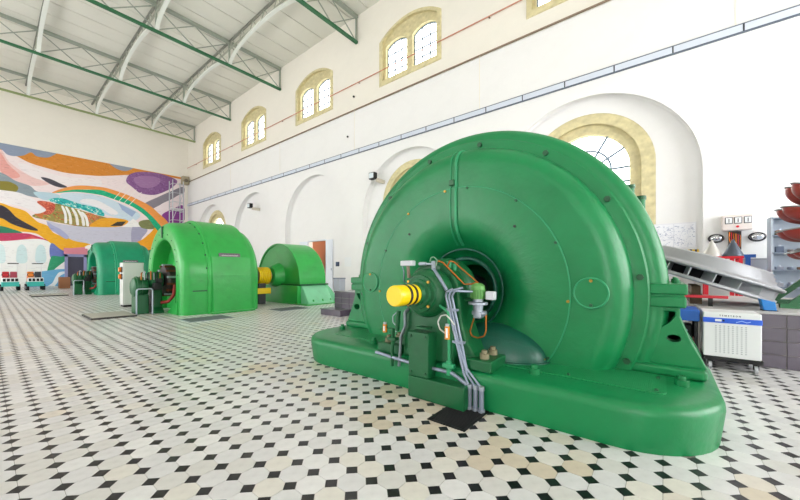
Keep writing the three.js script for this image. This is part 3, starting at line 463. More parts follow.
  for (let k = 0; k < 14; k++) { const a = k / 14 * Math.PI * 2; put(br, 'brush_holder', box(3.98 + dx, 4.3 + dx, 1.12 + 0.54 * Math.cos(a) - 0.035, 1.12 + 0.54 * Math.cos(a) + 0.035, az + 0.54 * Math.sin(a) - 0.035, az + 0.54 * Math.sin(a) + 0.035, 0.01), k % 3 ? M('#6d3a26', { metalness: 0.4, roughness: 0.5 }) : STEEL); }
  put(br, 'brush_cable', tube([[4.2 + dx, 0.95, az + 0.6], [4.12 + dx, 0.62, az + 0.72], [4.0 + dx, 0.4, az + 0.6], [3.85 + dx, 0.36, az + 0.4]], 0.055, 8), M('#8f2a25'));
  put(g, 'terminal_cover', exX([[az + 0.6, 0], [az + 1.5, 0], [az + 1.5, 0.45], [az + 0.6, 0.05]], 3.98 + dx, 4.1 + dx), paint);
  put(g, 'guard_rail', tube([[3.1 + dx, 0, az + 0.6], [3.1 + dx, 0.8, az + 0.6], [3.14 + dx, 0.86, az + 0.6], [3.5 + dx, 0.86, az + 0.6], [3.54 + dx, 0.8, az + 0.6], [3.54 + dx, 0, az + 0.6]], 0.024, 8, 60, 0.05), STEEL);
  put(g, 'valve_block', [box(3.6 + dx, 3.85 + dx, 0.8, 1.05, az + 0.3, az + 0.5, 0.03), rod([3.58 + dx, 0.3, az + 0.42], [3.58 + dx, 0.9, az + 0.42], 0.05), box(3.7 + dx, 3.9 + dx, 1.05, 1.2, az + 0.2, az + 0.42, 0.02)], BLACK);
  return g;
}
const Z2 = -13.85, Z3 = -27.3;
backGenerator(Z2, GREEN2, 'bright green barrel-shaped generator with arched opening, in mid hall', 0);
backGenerator(Z3, GREEN3, 'dark teal-green generator in front of the mural', 0.15);
{ // turbine casing and coupling behind the middle generator
  const ay = 0.95, az = Z2, c = thing('turbine_casing', 'green half-round turbine casing on a flared base, beside the middle generator', 'turbine', [9.4, 0, az]);
  const o = archOutline(az, 1.76, 0.86, 0.95);
  const b = put(c, 'casing', exX(o, 8.6, 10.0, [], 0.06), GREEN2);
  put(b, 'face_rim', exX(o, 8.55, 8.68, [archOutline(az, 1.7, 0.87, 0.95)], 0.015), GREEN2);
  put(c, 'joint_flange', box(8.5, 10.08, 0.8, 0.87, az - 1.84, az + 1.84, 0.02), GREENDK);
  const sk = exX([[az - 2.4, 0], [az + 2.4, 0], [az + 2.3, 0.1], [az + 1.95, 0.62], [az + 1.78, 0.8], [az - 1.78, 0.8], [az - 1.95, 0.62], [az - 2.3, 0.1]], 8.62, 9.95, [], 0.05);
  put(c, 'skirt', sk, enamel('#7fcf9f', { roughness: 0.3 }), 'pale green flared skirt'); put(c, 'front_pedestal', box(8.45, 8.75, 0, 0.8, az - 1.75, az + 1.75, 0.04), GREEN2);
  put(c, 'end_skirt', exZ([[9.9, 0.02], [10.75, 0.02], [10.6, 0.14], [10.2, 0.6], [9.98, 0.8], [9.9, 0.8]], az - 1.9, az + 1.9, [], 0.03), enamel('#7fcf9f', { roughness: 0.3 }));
  for (const x of [8.9, 9.4, 9.85]) at(c, 'base_bolt', nut, GREEN2, x, 0.12, az + 2.24);
  put(c, 'base_plate', box(8.4, 10.9, 0, 0.04, az - 2.5, az + 2.5), GREEN2);
  put(c, 'bearing_boss', latheX([[8.2, 0.2], [8.2, 0.42], [8.4, 0.5], [8.62, 0.6]], 1.22, az, 32), GREEN2);
  const k = thing('shaft_coupling', 'dark steel shaft coupling with a yellow ribbed guard', 'coupling', [7.6, 0, az]);
  put(k, 'flywheel', latheX([[6.95, 0.2], [6.95, 0.52], [7.0, 0.56], [7.32, 0.56], [7.37, 0.52], [7.37, 0.2]], 1.22, az, 40), M('#4d525c', { metalness: 0.5, roughness: 0.4 }));
  put(k, 'guard', latheX([[7.5, 0.1], [7.5, 0.36], [8.05, 0.36], [8.05, 0.1]], 1.22, az, 40), YELLOW);
  for (let i = 0; i < 7; i++) put(k, 'guard_rib', ringX(7.52 + i * 0.085, 1.22, az, 0.37, 0.025, 32), YELLOW);
  put(k, 'shaft', rod([6.9, 1.22, az], [8.3, 1.22, az], 0.17, 0.17, 24), STEEL); put(k, 'support', box(7.45, 7.8, 0, 0.9, az - 0.35, az + 0.35, 0.03), M('#3a3d42')); put(k, 'drip_tray', box(7.3, 7.95, 0.45, 0.7, az + 0.3, az + 0.5, 0.02), YELLOW);
}
{ // control cabinet, mats, floor covers
  const c = thing('control_cabinet', 'pale grey control cabinet with two orange lamps beside the middle generator', 'cabinet', [3.7, 0, -16.9]);
  put(c, 'body', box(3.45, 4.15, 0.08, 1.78, -17.15, -16.65, 0.015), M('#cfd2cf', { roughness: 0.45 })); put(c, 'base', box(3.48, 4.12, 0, 0.08, -17.12, -16.68), BLACK); put(c, 'door', box(3.49, 4.11, 0.14, 1.73, -16.65, -16.63, 0.005), M('#d6d9d6', { roughness: 0.45 })); put(c, 'door_handle', box(4.03, 4.07, 0.9, 1.1, -16.63, -16.6), BLACK);
  for (const y of [1.5, 1.22]) { const l = put(c, 'signal_lamp', disc(3.4, y, -16.82, 0.09, 0.1, 20), M('#f08020', { roughness: 0.3 })); put(l, 'lamp_base', box(3.42, 3.47, y - 0.11, y + 0.11, -16.95, -16.7), BLACK); }
  const mats = [['long grey duckboard with dark edge in front of the middle generator', 2.0, 3.05, -14.6, -13.1], ['grey duckboard in front of the teal generator', 1.6, 3.0, -28.2, -26.6]];
  for (const [l, x0, x1, z0, z1] of mats) { const m = thing('duckboard', l, 'mat', [(x0 + x1) / 2, 0, (z0 + z1) / 2], 'duckboards by the exciters'); put(m, 'deck', box(x0, x1, 0.03, 0.06, z0, z1, 0.008), M('#a9a69c', { roughness: 0.7 })); put(m, 'edge', [box(x0 - 0.02, x1 + 0.02, 0, 0.05, z1, z1 + 0.04), box(x0 - 0.04, x0, 0, 0.05, z0, z1 + 0.04), box(x0, x1, 0, 0.03, z0, z0 + 0.05)], M('#3c3a3a')); }
  for (const [l, x0, x1, z0, z1] of [['dark floor hatch in front of the middle generator', 3.65, 4.95, -11.25, -10.35], ['dark floor hatch in front of the turbine casing', 6.7, 8.0, -11.5, -10.6]]) {
    const m = thing('floor_hatch', l, 'hatch', [(x0 + x1) / 2, 0, (z0 + z1) / 2], 'floor hatches'); put(m, 'frame', [box(x0, x1, 0, 0.008, z0, z0 + 0.05), box(x0, x1, 0, 0.008, z1 - 0.05, z1), box(x0, x0 + 0.05, 0, 0.008, z0, z1), box(x1 - 0.05, x1, 0, 0.008, z0, z1)], STEEL); put(m, 'cover', box(x0 + 0.05, x1 - 0.05, 0, 0.012, z0 + 0.05, z1 - 0.05), M('#5b5c66', { roughness: 0.5, bumpMap: T_check, bumpScale: 0.004 }));
  }
}
// ---------------------------------------------------------------- tiled turbine plinths
const TILED = M('#4b4350', { roughness: 0.3, clearcoat: 0.3 }), TILED2 = M('#514857', { roughness: 0.3, clearcoat: 0.3 }), GROUT = M('#8f8a86', { roughness: 0.9 });
function tiledPlinth(label, x0, x1, z0, z1, h, sx, sz, n) {
  const t = thing('tiled_plinth', label, 'plinth', [(x0 + x1) / 2, 0, (z0 + z1) / 2]);
  put(t, 'core', box(x0 + 0.02, x1 - 0.02, 0, h - 0.02, z0 + 0.02, z1 - 0.02), GROUT);
  const rows = 4, th = (h - 0.02) / rows, a = (z1 - z0) / Math.round((z1 - z0) / 0.33), e = (x1 - x0) / Math.round((x1 - x0) / 0.33), tz = new THREE.BoxGeometry(0.02, th - 0.012, a - 0.012), tx = new THREE.BoxGeometry(e - 0.012, th - 0.012, 0.02); metreUV(tz); metreUV(tx);
  for (let r = 0; r < rows; r++) {
    if (sx) for (let z = z0 + a / 2; z < z1; z += a) at(t, 'wall_tile', tz, hash(r, z) > 0.5 ? TILED : TILED2, x0 + 0.012, th * (r + 0.5), z);
    if (sz) for (let x = x0 + e / 2; x < x1; x += e) { if (sz > 0) at(t, 'wall_tile', tx, hash(r, x) > 0.5 ? TILED : TILED2, x, th * (r + 0.5), z1 - 0.012); else at(t, 'wall_tile', tx, TILED, x, th * (r + 0.5), z0 + 0.012); }
  }
  put(t, 'slab_top', box(x0 - 0.01, x1 + 0.01, h - 0.02, h + 0.02, z0 - 0.01, z1 + 0.01, 0.008), n);
  return t;
}
tiledPlinth('dark tiled plinth with pale top carrying the turbine runner', 7.6, 11.6, 0.47, 4.6, 0.84, true, 0, M('#c9c8c8', { map: T_stone, roughness: 0.5 }));
tiledPlinth('low dark tiled block on the floor behind the plinth end', 7.6, 9.2, -8.75, -7.3, 0.74, true, 1, TILED);
{ const t = thing('tiled_step', 'low dark tiled step beside the dark tiled block', 'step', [7.3, 0, -8.3]); put(t, 'tread', box(7.1, 7.6, 0.17, 0.2, -8.9, -7.9, 0.005), TILED); put(t, 'riser', box(7.12, 7.6, 0, 0.17, -8.88, -7.92), TILED2); }
{ // white cabinet on casters
  const c = thing('compressor_cabinet', 'white perforated equipment cabinet on casters with blue band', 'cabinet', [7.25, 0, 0.78]);
  const b = put(c, 'body', box(7.0, 7.55, 0.19, 0.86, 0.47, 1.08, 0.015), M('#eef0f2', { roughness: 0.4 }));
  for (let r = 0; r < 15; r++) for (let k = 0; k < 8; k++) { if ((r + k) % 1 === 0) put(b, 'vent_slot', box(6.996, 7.01, 0.26 + r * 0.028, 0.268 + r * 0.028, 0.6 + k * 0.045, 0.618 + k * 0.045), M('#8e949c')); }
  const band = put(c, 'band', box(6.99, 7.02, 0.70, 0.775, 0.465, 1.085, 0.005), M('#1f5fe0', { roughness: 0.35 }));
  put(band, 'display', box(6.985, 6.995, 0.722, 0.756, 0.6, 0.67, 0.004), WHITE); put(band, 'knob', disc(6.985, 0.738, 0.69, 0.012, 0.012, 12), BLACK);
  put(band, 'swoosh_mark', tube([[6.989, 0.722, 0.82], [6.989, 0.745, 0.88], [6.989, 0.728, 0.93], [6.989, 0.742, 0.97]], 0.006, 5), M('#9fc4ff'));
  plateMesh(c, 'lettering', 0.34, 0.05, M('#ffffff', { map: textMap(512, 80, '#eef0f2', '#454b55', 'T E M E T R O N', 'bold 48px sans-serif'), roughness: 0.4 }), [6.998, 0.812, 0.76], [0, -Math.PI / 2, 0]);
  put(c, 'chassis', box(7.0, 7.55, 0.13, 0.19, 0.47, 1.1, 0.01), BLACK);
  for (const [x, z] of [[7.05, 0.55], [7.05, 1.03], [7.48, 0.55], [7.48, 1.03]]) { const k = put(c, 'caster', [rod([x, 0.05, z - 0.018], [x, 0.05, z + 0.018], 0.05, 0.05, 16)], M('#c9ccd2', { roughness: 0.4 })); put(k, 'fork', [box(x - 0.02, x + 0.02, 0.05, 0.13, z - 0.03, z - 0.02), box(x - 0.02, x + 0.02, 0.05, 0.13, z + 0.02, z + 0.03), box(x - 0.03, x + 0.03, 0.11, 0.135, z - 0.03, z + 0.03)], BLACK); }
  const q = thing('tool_trolley', 'black tool trolley with blue lid standing behind the white cabinet', 'trolley', [7.4, 0, 0.2]);
  put(q, 'frame', [box(7.15, 7.8, 0.1, 0.16, -0.1, 0.42), box(7.15, 7.19, 0.1, 0.85, -0.1, -0.06), box(7.15, 7.19, 0.1, 0.85, 0.38, 0.42), box(7.76, 7.8, 0.1, 0.85, 0.38, 0.42), box(7.76, 7.8, 0.1, 0.85, -0.1, -0.06)], BLACK);
  put(q, 'lid', box(7.12, 7.83, 0.68, 0.86, -0.12, 0.44, 0.02), BLUE); put(q, 'tray', box(7.17, 7.78, 0.3, 0.34, -0.08, 0.4), RED); put(q, 'tool_case', box(7.3, 7.6, 0.35, 0.6, 0.1, 0.36, 0.02), BLACK); put(q, 'meter', box(7.28, 7.31, 0.42, 0.52, 0.16, 0.3, 0.01), M('#8fc6d8'));
  for (const [x, z] of [[7.2, -0.05], [7.2, 0.37], [7.75, -0.05], [7.75, 0.37]]) put(q, 'wheel', rod([x, 0.05, z - 0.02], [x, 0.05, z + 0.02], 0.05), RUBBER);
}
{ // turbine runner lying tilted on blocks
  const c = [8.95, 1.4, 0.62], t = thing('turbine_runner', 'tilted grey steel turbine runner with open vanes lying on the plinth', 'turbine runner', c);
  const RS = M('#b4b6bb', { metalness: 0.45, roughness: 0.5, bumpMap: T_metal, bumpScale: 0.002 }), RSD = M('#1d1f23', { metalness: 0.3, roughness: 0.6 });
  const add = (n, g, m, p = t) => { g.translate(...c); const q = put(p, n, g, m); return q; };
  const lat = (pts) => new THREE.LatheGeometry(pts.map(([r, y]) => new THREE.Vector2(r, y)), 72);
  add('lower_ring', lat([[0.62, -0.17], [1.0, -0.17], [1.03, -0.15], [1.03, -0.1], [0.62, -0.1]]), RS); add('upper_ring', lat([[0.55, 0.05], [1.05, 0.05], [1.07, 0.07], [1.07, 0.1], [0.98, 0.13], [0.55, 0.13]]), RS);
  for (let k = 0; k < 18; k++) { const a = k / 18 * Math.PI * 2, g = new THREE.BoxGeometry(0.3, 0.15, 0.02).rotateY(0.5).translate(0.86, -0.025, 0).rotateY(a); add('vane', g, RS); }
  add('inner_drum', lat([[0.6, -0.15], [0.6, 0.12]]), RSD); add('crown', lat([[0.97, 0.13], [0.92, 0.16], [0.93, 0.19], [0.88, 0.22], [0.89, 0.25], [0.84, 0.28], [0.85, 0.31], [0.8, 0.34], [0.5, 0.36], [0.2, 0.36]]), RS);
  t.rotation.x = 0.36;
  const b = thing('blue_chock', 'blue support block under the low edge of the steel runner', 'block', [7.78, 0.86, 1.26]); put(b, 'block', exX([[1.2, 0.862], [1.34, 0.862], [1.32, 1.0], [1.17, 1.04]], 7.66, 7.9, [], 0.015), M('#1b7fd0', { roughness: 0.4 })); put(b, 'rubber_pad', box(7.66, 7.9, 0.861, 0.872, 1.19, 1.35), RUBBER);
  const w = thing('timber_block', 'dark timber block propping the high edge of the steel runner', 'block', [9.0, 0.86, -0.1]); put(w, 'beam', box(8.4, 9.6, 0.86, 1.05, 0.38, 0.55, 0.01), M('#5a4632')); put(w, 'upper_beam', box(8.4, 9.6, 1.05, 1.2, 0.4, 0.53, 0.01), M('#6a5238'));
  const r = thing('red_bar', 'long thin red bar raised above the plinth top', 'bar', [8.02, 0.86, 0.5]); put(r, 'rod', box(8.0, 8.05, 1.0, 1.05, 0.1, 0.85, 0.01), RED); put(r, 'tip', box(8.005, 8.045, 0.86, 1.0, 0.6, 0.66), BLACK);
}
{ // bucket wheel on a green stand
  const c = [9.0, 2.38, 3.02], R = 1.1, w = thing('pelton_wheel', 'red and grey bucket wheel standing at the picture edge', 'turbine wheel', [c[0], 0.86, c[2]]), red = M('#9c3129', { roughness: 0.35, clearcoat: 0.3 }), grey = M('#a3a5a8', { metalness: 0.6, roughness: 0.35 });
  const bowl = (s) => { const g = new THREE.SphereGeometry(1, 24, 12, 0, Math.PI * 2, 0, Math.PI / 2).rotateX(Math.PI); return g.scale(0.21, 0.24, 0.34).translate(s * 0.19, 0, 0); };
  const outer = merge([bowl(1), bowl(-1)]), inner = merge([bowl(1), bowl(-1)]).scale(0.86, 0.8, 0.86).translate(0, 0.004, 0), rimG = merge([1, -1].map((s) => new THREE.TorusGeometry(1, 0.09, 6, 32).rotateX(Math.PI / 2).scale(0.21, 0.14, 0.34).translate(s * 0.19, 0, 0)));
  for (let k = 0; k < 22; k++) {
    const a = k / 22 * Math.PI * 2 + 0.14, f = (g) => g.clone().translate(0, 0, -R).applyMatrix4(new THREE.Matrix4().makeRotationX(-a)).translate(...c);
    const b = put(w, 'bucket', f(outer), red); put(b, 'bucket_face', f(inner), grey); put(b, 'splitter_rim', f(rimG), grey); put(b, 'arm', f(box(-0.1, 0.1, -0.12, 0.0, 0.2, 0.6, 0.02)), red);
  }
  put(w, 'hub', disc(c[0], c[1], c[2], 0.72, 0.16, 48), grey); put(w, 'axle', rod([c[0] - 0.4, c[1], c[2]], [c[0] + 0.4, c[1], c[2]], 0.12), grey);
  const gs = M('#1d6b3c', { roughness: 0.4 }), st = thing('wheel_stand', 'dark green steel stand under the bucket wheel', 'stand', [9.0, 0.86, 2.8]);
  for (const x of [8.45, 9.55]) { put(st, 'sill', box(x - 0.05, x + 0.05, 0.86, 0.94, 1.5, 4.55), gs); put(st, 'leg', bar([x, 0.92, 1.62], [x, 2.38, 3.02], 0.08), gs); put(st, 'leg', bar([x, 0.92, 4.5], [x, 2.38, 3.02], 0.08), gs); }
}
{ // exhibits along the wall behind the plinth
  const X = 13.0, rs = thing('red_stand', 'red steel stand carrying two nose cones', 'stand', [X, 0, 1.3]);
  put(rs, 'top', box(X - 0.3, X + 0.3, 1.8, 1.86, 0.86, 1.64, 0.008), RED); for (const [x, z] of [[-0.25, 0.92], [-0.25, 1.58], [0.25, 0.92], [0.25, 1.58], [-0.25, 1.42]]) put(rs, 'leg', box(X + x - 0.04, X + x + 0.04, 0, 1.8, z - 0.04, z + 0.04), RED);
  const cone = (n, l, z, m, h) => { const t = thing(n, l, 'cone', [X, 1.86, z], 'nose cones'); put(t, 'shell', new THREE.LatheGeometry([[0.2, 0], [0.205, 0.03], [0.2, 0.06], [0.13, 0.21], [0.065, 0.36], [0.02, h - 0.02], [0, h]].map(([r, y]) => new THREE.Vector2(r, y)), 40).translate(X, 1.86, z), m); put(t, 'base_ring', new THREE.TorusGeometry(0.2, 0.008, 6, 36).rotateX(Math.PI / 2).translate(X, 1.875, z), m); };
  cone('nose_cone', 'pale grey nose cone on the red stand', 1.05, M('#c9c8c4', { metalness: 0.3, roughness: 0.35 }), 0.47); cone('nose_cone', 'dark blue-grey nose cone on the red stand', 1.47, M('#5b6472', { metalness: 0.5, roughness: 0.35 }), 0.48);
  const br = thing('blue_beam', 'long blue steel beam on posts below the wall chart', 'beam', [13.4, 0, 0.6]); put(br, 'rail', box(13.35, 13.45, 1.83, 1.92, -2.6, 1.95), BLUE); for (const z of [-2.4, 0.05, 1.8]) put(br, 'post', box(13.36, 13.44, 0, 1.83, z - 0.05, z + 0.05), BLUE); put(br, 'stop', box(13.37, 13.43, 1.92, 2.15, 0.27, 0.36, 0.02), BLUE); put(br, 'hazard_block', box(13.3, 13.5, 1.92, 2.1, 0.56, 0.8, 0.01), M('#e0b81e')); put(br, 'hazard_stripe', [box(13.29, 13.51, 1.92, 2.1, 0.6, 0.65), box(13.29, 13.51, 1.92, 2.1, 0.71, 0.76)], BLACK);
  const yb = thing('yellow_red_tool', 'small yellow and red tool lying beside the blue beam', 'tool', [13.9, 1.36, 0.3]); put(yb, 'handle', rod([13.9, 1.42, -0.3], [13.9, 1.42, 0.25], 0.06), YELLOW); put(yb, 'head', box(13.8, 14.0, 1.36, 1.56, 0.22, 0.5, 0.03), RED);
  const wb = thing('work_bench', 'long white work bench along the wall below the blue beam', 'bench', [13.2, 0, 0.5]); put(wb, 'top', box(13.55, 14.6, 1.3, 1.36, -2.2, 2.1, 0.01), WHITE); for (const z of [-2.1, 0, 2.0]) put(wb, 'leg_frame', box(13.6, 14.5, 0, 1.3, z - 0.04, z + 0.04), BOXGREY); put(wb, 'lower_shelf', box(13.6, 14.5, 0.6, 0.64, -2.1, 2.0), M('#8a6a52'));
  const bx = thing('grey_crate', 'pale grey crate on the bench beside the red stand', 'crate', [14.0, 1.36, 2.0]); put(bx, 'shell', box(13.7, 14.4, 1.36, 1.8, 1.75, 2.25, 0.02), M('#d3d6dc')); put(bx, 'rim', box(13.68, 14.42, 1.78, 1.82, 1.73, 2.27, 0.01), M('#c3c6cc'));
  const X2 = XR, dp = thing('dial_panel', 'beige panel with three dials hanging on the white wall', 'panel', [X2, 2.7, 1.75]); put(dp, 'case', box(X2 - 0.25, X2, 2.72, 3.2, 1.42, 2.1, 0.03), M('#e8ddd8', { roughness: 0.5 }));
  for (const z of [1.57, 1.77, 1.98]) { const d = put(dp, 'dial', box(X2 - 0.27, X2 - 0.24, 2.92, 3.13, z - 0.085, z + 0.085, 0.02), M('#4a4d55')); put(d, 'dial_face', box(X2 - 0.278, X2 - 0.268, 2.94, 3.11, z - 0.068, z + 0.068, 0.01), WHITE); put(d, 'pointer', box(X2 - 0.285, X2 - 0.278, 2.96, 3.08, z - 0.008, z + 0.008), BLACK); }
  put(dp, 'red_lamp', disc(X2 - 0.26, 2.83, 1.76, 0.035, 0.03, 16), RED);
  const wh = thing('wiring_board', 'dark wiring board with orange and red leads below the dial panel', 'board', [X2, 2.2, 1.72]); put(wh, 'board', box(X2 - 0.12, X2, 2.12, 2.7, 1.58, 1.86, 0.01), M('#2f2a2a')); for (let k = 0; k < 6; k++) put(wh, 'lead', tube([[X2 - 0.14, 2.68 - k * 0.02, 1.6 + k * 0.045], [X2 - 0.2, 2.5, 1.58 + k * 0.05], [X2 - 0.16, 2.3 - k * 0.02, 1.62 + k * 0.04]], 0.012, 5, 16), [ORANGE, RED, COPPER][k % 3]);
  for (const [z, l] of [[1.3, 'oval chrome mirror-like dish left of the dial panel'], [2.2, 'oval chrome mirror-like dish right of the dial panel']]) { const t = thing('chrome_dish', l, 'dish', [X2, 2.5, z], 'chrome dishes on the wall'); put(t, 'rim', new THREE.TorusGeometry(0.15, 0.045, 10, 36).scale(1, 0.75, 1).rotateY(Math.PI / 2).translate(X2 - 0.05, 2.5, z), M('#4a4a4e', { metalness: 0.9, roughness: 0.2 })); put(t, 'bowl', new THREE.SphereGeometry(0.14, 24, 12).scale(0.35, 0.75, 1).translate(X2 - 0.1, 2.5, z), M('#c9cbd0', { metalness: 0.9, roughness: 0.15 })); }
  // wall chart
  const cv = document.createElement('canvas'); cv.width = 512; cv.height = 370; const q = cv.getContext('2d'); q.fillStyle = '#f2f3f8'; q.fillRect(0, 0, 512, 370); q.strokeStyle = '#b4b9cc'; for (let i = 0; i < 260; i++) { q.fillStyle = ['#c3c8da', '#9aa2bf', '#d5d8e6', '#7f88a8'][i % 4]; const x = 20 + rnd() * 470, y = 20 + rnd() * 330; q.fillRect(x, y, 3 + rnd() * 22, 2 + rnd() * 7); } for (let i = 0; i < 22; i++) { q.beginPath(); q.moveTo(rnd() * 512, rnd() * 370); q.lineTo(rnd() * 512, rnd() * 370); q.stroke(); } q.fillStyle = '#8b93ad'; q.fillRect(248, 0, 3, 370);
  const tx = new THREE.CanvasTexture(cv); tx.colorSpace = THREE.SRGBColorSpace; tx.magFilter = THREE.LinearFilter;
  const ch = thing('wall_chart', 'pale printed technical wall chart beside the yellow arched window', 'chart', [XR + 0.45, 2.2, 0.27]); put(ch, 'frame', box(XR + 0.45, XR + 0.5, 2.24, 3.14, -0.28, 0.86, 0.005), M('#e9e9ee')); plateMesh(ch, 'print', 1.08, 0.82, M('#ffffff', { map: tx, roughness: 0.5 }), [XR + 0.446, 2.69, 0.29], [0, -Math.PI / 2, 0]);
  // shelf with small parts
  const sX = 13.2, sh = thing('tool_shelf', 'tall open shelf with pale blue back holding small parts', 'shelf', [sX, 0, 3.3]); put(sh, 'back_panel', box(sX + 0.3, sX + 0.34, 0, 2.86, 2.2, 4.6), M('#c9d6e4')); for (const z of [2.2, 3.4, 4.6]) put(sh, 'side_panel', box(sX - 0.1, sX + 0.34, 0, 2.88, z - 0.02, z + 0.02), M('#b9c6d4')); const ys = [0.6, 1.05, 1.5, 1.95, 2.4, 2.86]; for (const y of ys) put(sh, 'shelf_board', box(sX - 0.12, sX + 0.3, y - 0.03, y, 2.2, 4.6), M('#7d8a9c'));
  const desc = ['small dark block', 'small steel fitting', 'small grey valve part', 'small blue-grey fitting', 'small brown part', 'short steel cylinder'];
  const lvl = ['lowest', 'second', 'third', 'fourth', 'fifth'], ord = ['first', 'second', 'third', 'fourth', 'fifth', 'sixth'];
  for (let r = 0; r < 5; r++) for (let k = 0; k < 6; k++) { const z = 2.34 + k * 0.19, y = ys[r], h = 0.06 + rnd() * 0.1, m = [BLACK, STEEL, GALV, M('#55637a'), M('#7a5a44'), STEEL][(k + r) % 6], t = thing('machine_part', desc[(k + r) % 6] + ', ' + ord[k] + ' from the shelf end on the ' + lvl[r] + ' board', 'part', [sX, y, z], 'small parts on the shelf'); if (k % 2) { put(t, 'body', rod([sX, y, z], [sX, y + h, z], 0.06, 0.05), m); put(t, 'collar', rod([sX, y + h * 0.5, z], [sX, y + h * 0.7, z], 0.07), GALV); } else { put(t, 'body', box(sX - 0.08, sX + 0.08, y, y + h, z - 0.07, z + 0.07, 0.01), m); put(t, 'lug', rod([sX, y + h, z], [sX, y + h + 0.03, z], 0.03), STEEL); } }
}
